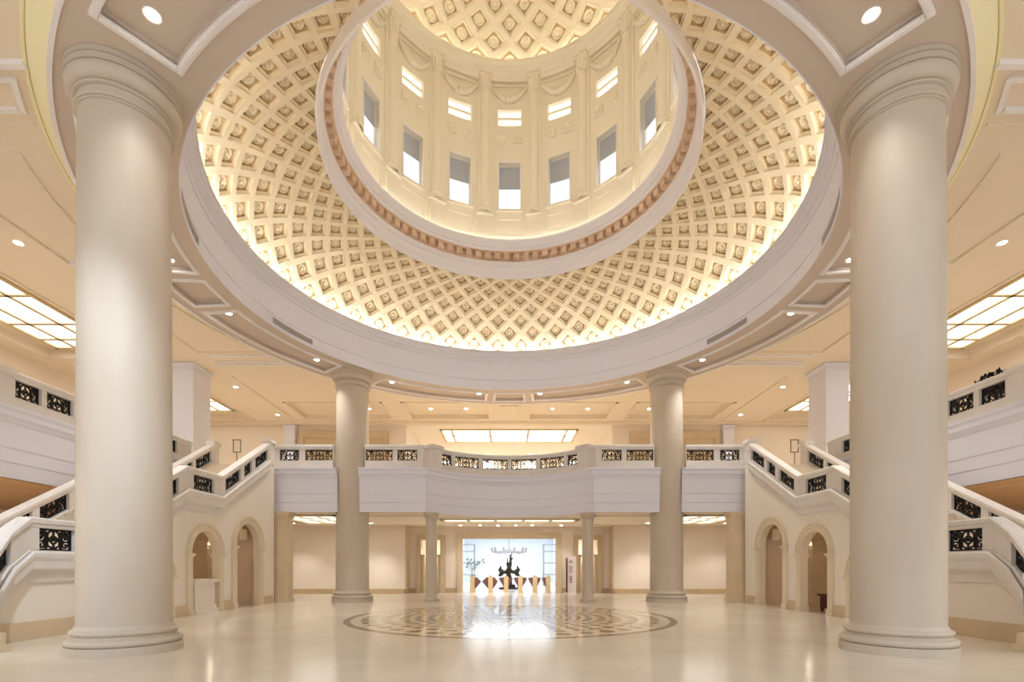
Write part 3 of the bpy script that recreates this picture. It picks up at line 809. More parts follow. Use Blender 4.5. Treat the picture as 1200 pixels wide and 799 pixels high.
# ------------------------------------------------------------------ stairs and the arcaded walls below them
def zfloor(y):
    """Floor line of the stair at depth y."""
    k = [(23.1, 6.2), (22.75, 6.12), (18.8, 3.87), (16.77, 3.85), (12.8, 1.62), (11.25, 1.60), (8.2, 0.0)]
    for (a, za_), (b, zb_) in zip(k, k[1:]):
        if a >= y >= b: return za_+(zb_-za_)*(a-y)/(a-b)
    return 0
ARCH = [(20.95, .93, .30, 2.45), (18.0, .80, .27, 2.08), (15.25, .76, .25, 1.33)]   # centre, inner radius, width, spring
for s in (-1, 1):
    side = 'left' if s < 0 else 'right'
    st = thing('staircase', f'cream stone staircase with two landings climbing along the {side} side to the gallery', 'staircase', (s*12.1, 16, 0), 'twin side staircases')
    def flight(y0, z0, y1, z1, n, xa=SX+.29, xb=SXO-.14):
        mb = MB(); dy = (y1-y0)/n; dz = (z1-z0)/n
        prof = [(y0, z0)]
        for k in range(n): prof += [(y0+k*dy, z0+(k+1)*dz), (y0+(k+1)*dy, z0+(k+1)*dz)]
        prof += [(y1, z1-.45), (y0, max(0, z0-.3))]
        mb.prism(prof, lambda p, t: (t, p[0], p[1]), s*xa, s*xb); mb.build('flight', M['step'], st)
    flight(18.8, 3.85, 22.75, 6.12, 14); flight(12.8, 1.6, 16.77, 3.85, 14); flight(8.2, 0, 11.25, 1.6, 10)
    for y0, y1, z in ((22.75, 23.1, 6.2), (16.77, 18.8, 3.85), (11.25, 12.8, 1.6)):
        mb = MB(); mb.box(s*(SX+.29), s*(SXO-.14), y0, min(y1, 23.09), z-.3, z); mb.build('landing', M['step'], st)
    # string mouldings following the slope on the hall side
    Pp = [(s*SX, 22.95, 7.28), (s*SX, 22.78, 7.22), (s*SX, 18.8, 4.97), (s*SX, 16.77, 4.95), (s*SX, 12.8, 2.72), (s*SX, 11.25, 2.72), (s*(SX-.08), 10.7, 2.36), (s*(SX-.35), 10.1, 1.9), (s*(SX-.8), 9.62, 1.5)]
    if s > 0: Pp = [(x, y, z) for x, y, z in reversed(Pp)]
    Pp = Pp[::-1]
    path = Path(Pp)                    # travelling so that +n faces the hall
    mid = path.at(path.L/2)[1].x*s
    f = -1 if mid > 0 else 1
    mb = MB()
    pr = [(-.01, -1.46), (.03, -1.46), (.05, -1.40), (.05, -1.28), (.09, -1.25), (.13, -1.22), (.19, -1.16), (.2, -1.12), (.2, -.98), (.205, -.96), (.22, -.92), (.23, -.88), (.23, -.8), (.195, -.76), (.18, -.76), (.18, -1.10), (.15, -1.165), (-.01, -1.165)]
    path.sweep(mb, [(f*n, h) for n, h in pr], .42, path.L-.42); mb.build('string_moulding', M['rail'], st)
    # soffit of the flared foot, and the stone block below the last newel
    mb = MB()
    q = [(s*SX, 11.25, 1.30), (s*(SX-.08), 10.7, .94), (s*(SX-.35), 10.1, .48), (s*(SX-.62), 9.8, .24)]
    mb.grid([[(x, y, z) for x, y, z in q], [(s*(SX+.015), y, z) for x, y, z in q], [(s*(SX+.015), y, z+.1) for x, y, z in q], [(x, y, z+.1) for x, y, z in q]], closev=True)
    mb.build('flare_soffit', M['rail'], st)
    mb = MB(); mb.box(*sorted((s*(SX-1.05), s*(SX-.62))), 9.32, 9.78, 0, .36); mb.box(*sorted((s*(SX-1.1), s*(SX-.57))), 9.27, 9.83, 0, .14); mb.build('newel_block', M['tan'], st)
    # wall with three arched openings
    top = [(23.3, zfloor(23.0)-.02), (22.75, 6.1), (18.8, 3.86), (16.77, 3.84), (12.8, 1.61), (11.25, 1.59), (9.7, .76), (9.7, 0)]
    bot = []
    for yc, ri, w, zs_ in sorted(ARCH):
        ri = ri+w+.004; bot.append((yc-ri, 0)); bot.append((yc-ri, zs_))
        for k in range(1, 24):
            a = pi-pi*k/24; bot.append((yc+ri*cos(a), zs_+ri*sin(a)))
        bot.append((yc+ri, zs_)); bot.append((yc+ri, 0))
    poly = top+bot+[(23.3, 0)]
    mb = MB(); mb.prism(poly, lambda p, t: (t, p[0], p[1]), s*(SX+.02), s*(SX+.24))
    struct(mb.build(f'wall_{side}_arcade', M['cream']))
    mb = MB(); yy = [9.84]+[v for yc, ri, w, _ in sorted(ARCH) for v in (yc-ri-w, yc+ri+w)]+[23.1]
    for k in range(0, len(yy), 2): mb.box(s*(SX-.03), s*(SX+.04), yy[k], yy[k+1], 0, .4 if yy[k] < 12 else .36)
    struct(mb.build(f'baseboard_{side}_arcade', M['tan']))
    # arches
    names_ = ['far arch beside the tan pillar', 'middle arch', 'near arch half hidden behind the foreground column']
    extra = ['', ' holding the stone counter' if s < 0 else ' with the dark red chest inside', '']
    for (yc, ri, w, zs_), nm, ex in zip(ARCH, names_, extra):
        t = thing('archway', f'{nm} of the {side} stair wall{ex}, pale stone surround', 'archway', (s*SX, yc, 0), 'arches under the stairs')
        mb = MB()
        pr = [(ri, .24), (ri, -.03), (ri+w*.45, -.03), (ri+w*.5, -.06), (ri+w*.8, -.06), (ri+w*.85, -.1), (ri+w, -.1), (ri+w, .24)]
        rows = []
        for k in range(25):
            a = pi*k/24; rows.append([(s*(SX+xo), yc+r_*cos(a), zs_+r_*sin(a)) for r_, xo in pr])
        mb.grid(rows, closev=False, closeu=True); mb.build('archivolt', M['arch'], t, smooth=True, angle=30)
        for sg in (-1, 1):
            mb = MB(); ya, yb_ = sorted((yc+sg*ri, yc+sg*(ri+w)))
            mb.box(s*(SX-.05), s*(SX+.24), ya, yb_, .2, zs_-.13); j = mb.build('jamb', M['arch'], t)
            mb = MB(); mb.box(s*(SX-.08), s*(SX+.27), ya-(.03 if sg > 0 else 0), yb_+(.03 if sg < 0 else 0), 0, .2); mb.build('jamb_base', M['arch'], j)
            mb = MB(); e0, e1 = (.05, 0) if sg > 0 else (0, .05); mb.box(s*(SX+.012), s*(SX+.28), ya-e0, yb_+e1, zs_-.07, zs_-.001); mb.box(s*(SX-.08), s*(SX+.26), ya-e0*.4, yb_+e1*.4, zs_-.13, zs_-.07); mb.box(s*(SX-.13), s*(SX+.012), ya-.05, yb_+.05, zs_-.07, zs_-.001); mb.build('impost', M['arch'], t)
    # passage behind the arches
    mb = MB(); mb.prism([(23.3, 0), (23.3, 4.1), (22.75, 6.1), (18.8, 3.86), (16.77, 3.84), (12.8, 1.61), (11.25, 1.59), (8.3, 0)], lambda p, t: (t, p[0], p[1]), s*(SXO-.13), s*(SXO+.2))
    struct(mb.build(f'wall_{side}_passage', M['passage']))
    mb = MB(); mb.box(s*(SXO-.2), s*(SXO-.13), 12, 22.2, 0, .35); struct(mb.build(f'baseboard_{side}_passage', M['base']))
    mb = MB(); mb.box(s*(SX+.3), s*(SXO-.14), 22.3, 22.5, 0, 4.1); struct(mb.build(f'wall_{side}_passage_end', M['passage']))
    mb = MB(); mb.box(s*(SX+.3), s*(SXO-.14), 20.85, 21.45, 2.73, 3.2); nt_ += 1; struct(mb.build(f'trim_{nt_}', M['tan']))
    # pilaster standing in the passage, seen through the middle arch
    square_pier('pilaster', f'tan pilaster inside the passage behind the middle arch of the {side} stair', *sorted((s*12.35, s*12.95)), 20.9, 21.4, 0, 2.72, M['tan'], 'passage pilasters')

# ------------------------------------------------------------------ outer walls
for s in (-1, 1):
    side = 'left' if s < 0 else 'right'
    mb = MB(); mb.box(s*22.3, s*22.6, 2, 34.6, 0, ZO+.4); struct(mb.build(f'wall_{side}', M['wallw']))
    mb = MB(); a, b = sorted((s*6.35, s*22.4)); mb.box(a, b, 31.3, 31.6, 0, ZB+.05); mb.box(*sorted((s*6.35, s*6.65)), 31.6, 32.4, 0, ZB+.05)
    struct(mb.build(f'wall_back_{side}', M['wallw']))
    mb = MB(); mb.box(*sorted((s*6.3, s*22.3)), 31.22, 31.3, 0, .3); mb.box(*sorted((s*6.28, s*6.35)), 31.22, 32.3, 0, .3); struct(mb.build(f'baseboard_back_{side}', M['base']))
    mb = MB(); mb.box(*sorted((s*6.29, s*6.36)), 31.24, 32.3, .3, ZB); 
    nt_ += 1; struct(mb.build(f'trim_{nt_}', M['tan']))
# lower back wall with the wide doorway and two side doorways
op = [(-5.86, -4.04, 3.66), (-3.3, 3.3, 3.77), (4.04, 5.86, 3.66)]
poly = [(-6.4, 0)]
for a, b, h in op: poly += [(a, 0), (a, h), (b, h), (b, 0)]
poly += [(6.4, 0), (6.4, ZB+.05), (-6.4, ZB+.05)]
mb = MB(); mb.prism(poly, lambda p, t: (p[0], t, p[1]), 32.3, 32.6); struct(mb.build('wall_back', M['wallw']))
mb = MB()
for a, b in ((-6.3, -5.85), (-4.05, -3.3), (3.3, 4.05), (5.85, 6.3)): mb.box(a, b, 32.22, 32.3, 0, .3)
struct(mb.build('baseboard_back', M['base']))
def surround(name, x0, x1, h, w, y0, y1, m):
    mb = MB()
    mb.prism([(x0-w, 0), (x0, 0), (x0, h), (x1, h), (x1, 0), (x1+w, 0), (x1+w, h+w), (x0-w, h+w)], lambda p, t: (p[0], t, p[1]), y0, y1)
    return mb.build(name, m)
struct(surround('trim_doorway', -2.95, 2.95, 3.42, .34, 32.15, 32.75, M['tan']))
for s in (-1, 1):
    a, b = sorted((s*4.35, s*5.55)); side = 'left' if s < 0 else 'right'
    t = thing('doorway', f'tall tan doorway with thin inner jambs, behind the {side} slender column', 'doorway', ((a+b)/2, 32.3, 0), 'side doorways')
    mb = MB(); w = .3
    mb.prism([(a-w, 0), (a, 0), (a, 3.35), (b, 3.35), (b, 0), (b+w, 0), (b+w, 3.35+w), (a-w, 3.35+w)], lambda p, t_: (p[0], t_, p[1]), 32.18, 32.7)
    mb.build('surround', M['tan'], t)
    for sg, x in ((1, a), (-1, b)):
        mb = MB(); mb.box(*sorted((x+sg*.02, x+sg*.16)), 32.3, 32.66, 0, 2.3); mb.build('jamb', M['tan'], t)
        mb = MB(); mb.box(*sorted((x+sg*.01, x+sg*.24)), 32.24, 32.68, 2.3, 2.42); mb.build('impost', M['base'], t)
    mb = MB(); mb.box(a-.5, b+.5, 34.2, 34.3, 0, 4.1); mb.box(a-.6, a-.5, 32.6, 34.3, 0, 4.1); mb.box(b+.5, b+.6, 32.6, 34.3, 0, 4.1)
    struct(mb.build(f'wall_lobby_{side}', M['wallw']))
# upper back wall, with wide opening in the middle and pilasters
mb = MB()
for s in (-1, 1):
    mb.box(*sorted((s*6.95, s*22.4)), 34.5, 34.8, ZG, ZO+.1)
struct(mb.build('wall_back_upper', M['wallw']))
for s in (-1, 1):
    side = 'left' if s < 0 else 'right'
    mb = MB(); mb.box(*sorted((s*6.95, s*7.25)), 34.8, 45, ZG, ZO+.1); struct(mb.build(f'wall_{side}_loggia', M['cream']))
    x0, x1 = sorted((s*8.3, s*13.9))
    t = thing('wall_panel', f'tan framed wall panel high on the back wall, {side} of the central opening', 'wall panel', ((x0+x1)/2, 34.4, ZG))
    mb = MB(); mb.box(x0, x1, 34.42, 34.5, ZG, 10.6); mb.build('panel', M['tan'], t)
    mb = MB(); mb.prism([(x0-.2, ZG), (x0+.1, ZG), (x0+.1, 10.3), (x1-.1, 10.3), (x1-.1, ZG), (x1+.2, ZG), (x1+.2, 10.75), (x0-.2, 10.75)], lambda p, t_: (p[0], t_, p[1]), 34.3, 34.5); mb.build('panel_frame', M['tan'], t)
    square_pier('pilaster', f'flat white pilaster on the high back wall, {side} of the tan panel', *sorted((s*14.3, s*15.0)), 34.1, 34.40, ZG+.01, ZO-.2, M['white'], 'white wall pilasters')
mb = MB(); mb.box(-7.2, 7.2, 44.7, 45, ZG, ZO); struct(mb.build('wall_loggia_back', M['cream']))
mb = MB(); mb.box(-7.2, 7.2, 34.5, 45, ZG-.2, ZG); struct(mb.build('floor_loggia', M['step']))

for x0, x1, y0, y1 in ((-8.3, -4.2, 25.2, 30.6), (4.2, 8.3, 25.2, 30.6), (-3.85, 3.85, 26.5, 28.3)):
    trim(frame_bars(x0, x1, y0, y1, .12, ZB-.05, ZB), 'ceil')
# ------------------------------------------------------------------ luminous ceilings
def skylight(label, x0, x1, y0, y1, z, xd, yd, m='sky', group='lit ceiling panels', up=.12):
    t = thing('ceiling_light', label, 'ceiling light', ((x0+x1)/2, (y0+y1)/2, z), group)
    w = .075
    mb = MB()
    for b in frame_bars(x0-.12, x1+.12, y0-.12, y1+.12, .14, z-.06, z+.02): mb.box(*b)
    mb.build('frame', M['muntin'], t)
    mb = MB()
    for x in xd: mb.box(x-w, x+w, y0, y1, z-.04, z+.004)
    for y in yd: mb.box(x0, x1, y-w, y+w, z-.04, z+.004)
    if xd or yd: mb.build('muntins', M['muntin'], t)
    mb = MB(); mb.box(x0, x1, y0, y1, z+.005, z+.02); mb.build('glowing_pane', M[m], t)
    return t
for s in (-1, 1):
    side = 'left' if s < 0 else 'right'
    x0, x1 = sorted((s*17.6, s*20.5))
    xd = [s*18.45, s*19.7]
    skylight(f'big lit glass ceiling over the {side} gallery, beside the foreground column', x0, x1, 12.2, 23.2, ZO+.3, xd, [14.4, 16.6, 18.8, 21.0, 22.4])
    skylight(f'lit glass ceiling in the far corner of the {side} gallery, beyond the white pillar', x0, x1, 27.4, 32.5, ZO+.3, xd, [29.1, 30.8])
    x0, x1 = sorted((s*8.6, s*11.3))
    skylight(f'lit panel in the lower ceiling between the {side} back column and the tan corner pillar', x0, x1, 24.9, 29.0, ZB-.03, [s*9.5, s*10.4], [26.2, 27.6])
    x0, x1 = sorted((s*16, s*20.5))  # added out-of-view glowing panel, brightens the wood soffit
    skylight(f'lit panel under the {side} gallery, hidden beyond the stair', x0, x1, 5, 11.5, ZB-.04, [s*17.5, s*19], [7, 9], 'fillpane')
skylight('wide lit glass ceiling above the middle of the balcony, beyond the opening', -4.75, 4.75, 36.0, 39.3, ZO-.02, [-4.07, -1.37, 1.37, 4.07], [37.6])
skylight('long lit strip in the lower ceiling in front of the wide doorway', -3.5, 3.5, 26.9, 27.9, ZB-.03, [-2.2, -.75, .75, 2.2], [])

def area(name, loc, rot, sx, sy, energy, col=(1, .95, .88)):
    l = bpy.data.lights.new(name, 'AREA'); l.shape = 'RECTANGLE'; l.size = sx; l.size_y = sy; l.energy = energy; l.color = col
    o = bpy.data.objects.new(name, l); COL.objects.link(o); o.location = loc; o.rotation_euler = rot; return o
def point(name, loc, energy, col=(1, .9, .75), r=.3):
    l = bpy.data.lights.new(name, 'POINT'); l.energy = energy; l.color = col; l.shadow_soft_size = r
    o = bpy.data.objects.new(name, l); COL.objects.link(o); o.location = loc; return o
# ------------------------------------------------------------------ downlights
def spot(loc, energy, parent, size=100, col=(1, .98, .95)):
    l = bpy.data.lights.new('lamp', 'SPOT'); l.energy = energy; l.spot_size = R(size); l.spot_blend = .8; l.color = col; l.shadow_soft_size = .08
    o = bpy.data.objects.new('lamp', l); COL.objects.link(o); o.parent = parent; o.location = loc; return o
dl_first = None
def downlight(label, x, y, z, energy=60, r=.11, group='recessed round downlights', size=100):
    global dl_first
    t = thing('downlight', label, 'downlight', (x, y, z), group)
    if dl_first is None:
        MB().lathe([(r, 0), (r+.03, -.012), (r+.035, 0), (r, .0)], 20, x, y, z).build('trim_ring', M['housing'], t)
        MB().lathe([(.001, -.004), (r, -.004)], 20, x, y, z).build('lens', M['lamp'], t)
        dl_first = t
    else:
        for ch in list(dl_first.children):
            if ch.type != 'MESH': continue
            c = ch.copy(); COL.objects.link(c); c.parent = t
    if energy: spot((0, 0, -.06), energy, t, size)
    return t
q4 = {0: 'right', 1: 'far', 2: 'left'}
def ringpos(deg, r=10.42): return r*cos(R(deg)), CY+r*sin(R(deg))
RL = [(-35.5-90+180+0, None)]
ring_lights = [
    (234.5, 'downlight in the ceiling panel just above and inside the left foreground column'),
    (305.5, 'starry downlight in the ceiling panel just above and inside the right foreground column'),
    (189, 'downlight in the left curved ceiling panel nearest the left foreground column shaft'),
    (171, 'downlight in the ring soffit between the left vent grille and the gallery'),
    (146, 'downlight in the ring soffit close to the capital of the left back column'),
    (124.5, 'downlight in the ring soffit just right of the left back column capital'),
    (99, 'downlight at the far middle of the ring soffit, left of the little square panel'),
    (81, 'downlight at the far middle of the ring soffit, right of the little square panel'),
    (55.5, 'downlight in the ring soffit just left of the right back column capital'),
    (34, 'downlight in the ring soffit close to the capital of the right back column'),
    (9, 'downlight in the ring soffit between the right vent grille and the gallery'),
    (-9, 'downlight in the right curved ceiling panel nearest the right foreground column shaft'),
]
for a, lb in ring_lights:
    x, y = ringpos(a); downlight(lb, x, y, ZR+.13, 130 if y < 10 else 300)
for s in (-1, 1):
    side = 'left' if s < 0 else 'right'
    for y, lb in ((15.3, f'downlight on the {side} ceiling beam at the picture edge, outside the gold cove'), (20.5, f'downlight on the {side} ceiling beam behind the foreground column'), (27.5, f'downlight on the {side} ceiling just beyond the white gallery pillar'), (32.5, f'downlight on the far {side} corner of the ceiling near the back cornice')):
        downlight(lb, s*14.7, y, ZO, 330)
    for x, lb in ((8.75, f'downlight beside the shaft of the {side} back column, on the far ceiling'), (4.9, f'outer downlight in the sunk panel {side} of centre above the balcony'), (2.7, f'inner downlight in the sunk panel {side} of centre above the balcony')):
        downlight(lb, s*x, 32.0, ZO+.22, 200)
for k, (x, lb) in enumerate(((-2.95, 'first'), (-1.77, 'second'), (-.67, 'third'), (.4, 'fourth'), (1.4, 'fifth'), (3.15, 'sixth'))):
    downlight(f'small downlight over the wide doorway, {lb} from the left', x, 31.0, ZB-.008, 90, group='doorway downlights')
for s in (-1, 1):
    side = 'left' if s < 0 else 'right'
    downlight(f'downlight in the lower ceiling washing the pale back wall beyond the {side} back column', s*8, 29.6, ZB-.008, 230)

for x, lb in ((-5.4, 'leftmost'), (-1.8, 'second'), (1.8, 'third'), (5.4, 'rightmost')):  # added downlights, put in to brighten the loggia wall
    downlight(f'{lb} of the four added fill downlights brightening the wall beyond the opening above the balcony', x, 43.9, ZO-.01, 300, group='added loggia fill downlights', size=150)
for s in (-1, 1):
    point('lobby_lamp', (s*4.95, 33.4, 2.6), 22, (1, .92, .8), .15)
    for x in (12.5, 17.0):  # added downlights, extra fill for the lower back wall
        downlight(f'added fill downlight in the lower ceiling near the far {"left" if s < 0 else "right"} wall, {"nearer" if x < 15 else "farther from"} the tan corner pillar', s*x, 29.6, ZB-.03 if x > GX else ZB-.008, 160)
# ------------------------------------------------------------------ things on the floor
# stone counter in the left middle arch
t = thing('stone_counter', 'pale stone counter with projecting top standing in the middle left arch', 'counter', (-11.0, 18.0, 0))
b = MB(); b.box(-11.3, -10.72, 17.42, 18.6, .3, 1.06); b.build('body', M['cream'], t)
b = MB(); b.box(-11.34, -10.68, 17.38, 18.64, .16, .3); b.box(-11.38, -10.62, 17.33, 18.69, 0, .16); b.build('stepped_base', M['cream'], t)
b = MB(); b.box(-11.4, -10.6, 17.3, 18.7, 1.1, 1.2); b.box(-11.34, -10.66, 17.36, 18.66, 1.06, 1.1); b.build('counter_top', M['cream'], t)
# dark red chest in the right middle arch
t = thing('wooden_chest', 'low dark red wooden chest inside the middle right arch', 'chest', (11.75, 18.2, 0))
b = MB(); b.box(11.45, 12.05, 17.6, 18.9, .12, .56); b.build('body', M['red'], t)
b = MB(); b.box(11.38, 12.1, 17.53, 18.97, .56, .64); b.build('lid', M['red'], t)
for x in (11.5, 12.0):
    for y in (17.65, 18.85):
        b = MB(); b.box(x-.04, x+.04, y-.04, y+.04, 0, .12); b.build('foot', M['red'], t)
b = MB()
for y0, y1 in ((17.66, 18.2), (18.3, 18.84)): b.box(11.435, 11.452, y0, y1, .18, .5)
b.build('front_panel', M['red'], t)
# white vertical banner sign
t = thing('banner_stand', 'tall narrow white sign with vertical lettering beside the wide doorway', 'sign', (3.85, 31.6, 0))
b = MB(); b.box(3.58, 4.12, 31.56, 31.62, .12, 2.3); b.build('sign_board', M['paper'], t)
b = MB(); b.box(3.5, 3.58, 31.5, 31.66, .02, 2.2); b.build('side_post', M['red'], t)
b = MB(); b.box(3.45, 4.15, 31.4, 31.8, 0, .06); b.box(3.58, 4.12, 31.57, 31.61, .06, .12); b.build('foot', M['housing'], t)
b = MB()
glyphs = [[(-.07, .07, .05, .07), (-.09, .09, -.02, 0), (-.01, .01, -.09, .1), (-.08, -.05, -.09, -.05), (.05, .08, -.09, -.05)],
          [(-.08, .08, .07, .09), (-.08, -.06, -.09, .09), (.06, .08, -.09, .09), (-.08, .08, -.01, .01), (-.08, .08, -.09, -.07)],
          [(-.09, .09, .04, .06), (-.01, .01, -.1, .1), (-.09, .09, -.06, -.04), (-.06, -.04, -.05, .05)],
          [(-.09, .09, .08, .1), (-.05, -.03, -.1, .09), (.03, .05, -.1, .09), (-.09, .09, -.02, 0), (-.09, .09, -.1, -.08)],
          [(-.08, .08, .02, .04), (-.02, .02, -.1, .1), (-.09, -.05, -.1, -.04), (.05, .09, -.1, -.04), (-.06, .06, .08, .1)]]
for g, z in zip(glyphs, (1.97, 1.6, 1.38, .98, .76)):
    for x0, x1, z0, z1 in g: b.box(3.8+x0, 3.8+x1, 31.552, 31.561, z+z0, z+z1)
b.build('lettering', M['redink'], t)
# sign stands on the gallery at the head of the stairs
for s in (-1, 1):
    side = 'left' if s < 0 else 'right'
    x = -13.15 if s < 0 else 13.75
    t = thing('sign_stand', f'thin dark sign stand with empty frame at the head of the {side} stair', 'sign stand', (x, 24.7, ZG))
    b = MB(); b.lathe([(.001, 0), (.15, 0), (.15, .02), (.02, .03)], 16, x, 24.7, ZG); b.build('foot', M['iron'], t)
    b = MB(); b.tube([(x, 24.7, ZG+.02), (x, 24.7, ZG+.98)], .018, 8); b.build('pole', M['iron'], t)
    b = MB()
    for q in ((x-.19, x+.19, ZG+.95, ZG+.98), (x-.19, x+.19, ZG+1.55, ZG+1.58), (x-.19, x-.165, ZG+.95, ZG+1.58), (x+.165, x+.19, ZG+.95, ZG+1.58)): b.box(q[0], q[1], 24.685, 24.715, q[2], q[3])
    b.build('frame', M['iron'], t)
    b = MB(); b.box(x-.165, x+.165, 24.695, 24.705, ZG+.98, ZG+1.55); b.build('pane', M['glass'], t)
# dark plant behind the right gallery rail
px_, py_ = 15.35, 16.15
t = thing('potted_plant', 'dark rounded plant showing just above the right gallery rail', 'plant', (px_, py_, ZG))
b = MB(); b.lathe([(.001, .01), (.2, .01), (.27, .5), (.29, .52), (.25, .52), (.22, .46), (.001, .46)], 20, px_, py_, ZG); b.build('pot', M['rail'], t, smooth=True)
b = MB(); b.tube([(px_, py_, ZG+.44), (px_+.02, py_, ZG+.95)], [.04, .03], 8); b.build('stem', M['dark'], t)
b = MB()
for k in range(420):
    a = random.random()*2*pi; e = math.acos(2*random.random()-1); r_ = .2+.2*random.random()
    c = Vector((px_+r_*1.25*sin(e)*cos(a), py_+r_*1.6*sin(e)*sin(a), ZG+1.22+r_*cos(e)*.95))
    u = Vector((random.uniform(-1, 1), random.uniform(-1, 1), random.uniform(-1, 1))).normalized(); v = u.cross(Vector((0, 0, 1))).normalized()
    w_ = u.cross(v)
    b.add([c-u*.11, c+v*.055+w_*.012, c+u*.11, c-v*.055+w_*.012], [(0, 1, 2, 3)])
b.build('foliage', M['dark'], t)

# turnstiles in the wide doorway
TX = [-2.37, -1.2, -.2, .72, 1.66, 2.5]
order = ['first', 'second', 'third', 'fourth', 'fifth', 'sixth']
for k, x in enumerate(TX):
    t = thing('turnstile', f'beige turnstile post with brown flaps in the wide doorway, {order[k]} from the left', 'turnstile', (x, 33.2, 0), 'turnstiles')
    w = .14
    b = MB(); b.prism([(x-w, .06), (x+w, .06), (x+w, .98), (x+w*.7, 1.05), (x-w*.7, 1.05), (x-w, .98)], lambda p, t_: (p[0], t_, p[1]), 32.7, 33.7); b.build('casing', M['gate'], t)
    b = MB(); b.box(x-w-.02, x+w+.02, 32.66, 33.74, 0, .06); b.build('plinth', M['gate'], t)
    b = MB(); b.box(x-.08, x+.08, 32.8, 33.6, 1.05, 1.065); b.build('top_plate', M['dark'], t)
    for sg in ((1,) if k == 0 else (-1,) if k == 5 else (-1, 1)):
        nx = TX[k+sg] if 0 <= k+sg < 6 else x+sg*1
        reach = (abs(nx-x)/2-w)-.03
        b = MB(); e = x+sg*w
        b.prism([(e, .98), (e+sg*reach*.35, .97), (e+sg*reach, .70), (e+sg*reach*.8, .58), (e, .2)] if k in (0, 1) else [(e, .98), (e+sg*reach, .93), (e+sg*reach*.85, .78), (e, .32)], lambda p, t_: (p[0], t_, p[1]), 33.18, 33.22)
        b.build('flap', M['flap'], t)

# bronze statue in the white room
t = thing('statue', 'dark bronze winged statue on a low dark plinth in the white room', 'statue', (0, 38, 0))
b = MB(); b.box(-.75, .75, 37.5, 38.5, 0, .14); b.box(-.45, .45, 37.65, 38.35, .14, .36); b.build('plinth', M['bronze'], t)
b = MB()
b.tube([(-.1, 38, .34), (-.14, 37.95, .7), (-.06, 38, 1.0), (-.02, 38, 1.3), (.0, 38, 1.6), (.02, 38, 1.75)], [.1, .09, .15, .21, .17, .09], 10)
b.tube([(.16, 38.05, .34), (.14, 38.05, .7), (.06, 38, 1.0)], [.1, .08, .13], 10)
b.tube([(.02, 38, 1.7), (.04, 37.95, 1.85), (.05, 37.9, 1.95), (.05, 37.9, 2.02)], [.06, .1, .11, .05], 10)
for sg in (-1, 1):
    b.tube([(sg*.08, 38, 1.45), (sg*.3, 38.05, 1.25), (sg*.55, 38.1, 1.3), (sg*.78, 38.12, 1.5)], [.1, .13, .2, .1], 8)
    b.tube([(sg*.42, 38.05, 1.3), (sg*.6, 38.08, 1.1), (sg*.78, 38.1, .98)], [.12, .16, .07], 8)
    b.tube([(sg*.5, 38.02, 1.3), (sg*.66, 38.05, 1.55), (sg*.6, 38.05, 1.75)], [.1, .1, .05], 8)
    if sg > 0:
        b.tube([(.1, 38, 1.6), (.16, 37.98, 1.95), (.1, 37.97, 2.3), (.2, 37.97, 2.74)], [.08, .07, .07, .03], 8)
        b.tube([(.12, 37.97, 2.15), (.28, 37.97, 2.3), (.3, 37.97, 2.45)], [.05, .05, .03], 8)
    else:
        b.tube([(-.08, 38, 1.6), (-.16, 37.98, 1.8), (-.12, 37.97, 2.1), (-.16, 37.97, 2.4)], [.08, .07, .05, .03], 8)
b.tube([(.05, 38, 1.95), (.08, 38, 2.4), (.02, 38, 2.65)], [.06, .05, .02], 8)
o = b.build('figure', M['bronze'], t, smooth=True)
rm = o.modifiers.new('r', 'REMESH'); rm.mode = 'VOXEL'; rm.voxel_size = .045; rm.use_smooth_shade = True

# white room beyond the doorway
mb = MB()
mb.box(-9, -8.7, 32.6, 58, 0, 5.2); struct(mb.build('wall_white_room_left', M['wroom']))
mb = MB(); mb.box(8.7, 9, 32.6, 58, 0, 5.2); struct(mb.build('wall_white_room_right', M['wroom']))
mb = MB(); mb.box(-9, 9, 58, 58.3, 0, 5.2); struct(mb.build('wall_white_room_back', M['wroom']))
mb = MB(); mb.box(-9, 9, 32.75, 58.3, 5.0, 5.2); struct(mb.build('ceiling_white_room', M['wroom']))
mb = MB(); mb.box(-8.7, 8.7, 32.8, 58, 0, .012); struct(mb.build('floor_white_room', M['wfloor']))
for k, y in enumerate((36.5, 42.0, 48.0, 53.5)):
    skylight(f'lit white ceiling panel of the white room, {order[k]} from the doorway', -3.8, 3.8, y-1.6, y+1.6, 4.9, [-1.9, 0, 1.9], [], 'skyw', 'white room ceiling panels')
for s in (-1, 1):
    side = 'left' if s < 0 else 'right'
    for k, y in enumerate((41.5, 47.5)):
        x = s*4.6
        square_pier('square_pillar', f'white square pillar in the white room, {side} of the statue, {order[k]} from the doorway', x-.4, x+.4, y-.4, y+.4, .012, 4.99, M['wroom'], 'white room pillars')
    t = thing('display_rack', f'grey glazed display rack on the {side} of the white room', 'rack', (s*3.6, 44.5, 0), 'white room racks')
    for x in (s*3.0, s*4.15):
        for y in (44.2, 44.8): b = MB(); b.box(x-.05, x+.05, y-.05, y+.05, .012, 3.6); b.build('post', M['vent'], t)
    for z in (1.0, 2.0, 3.0, 3.6): b = MB(); b.box(*sorted((s*2.95, s*4.2)), 44.15, 44.85, z-.04, z+.04); b.build('shelf', M['vent'], t)
t = thing('chandelier', 'wide dark wrought chandelier hanging behind the statue in the white room', 'chandelier', (0, 46, 5.0), None)
b = MB(); b.tube([(0, 46, 4.99), (0, 46, 3.1)], .03, 8); b.build('rod', M['vent'], t)
b = MB(); b.lathe([(1.5, 2.95), (1.56, 2.95), (1.56, 3.05), (1.5, 3.05)], 32, 0, 46, 0, closed=True); b.build('ring', M['vent'], t)
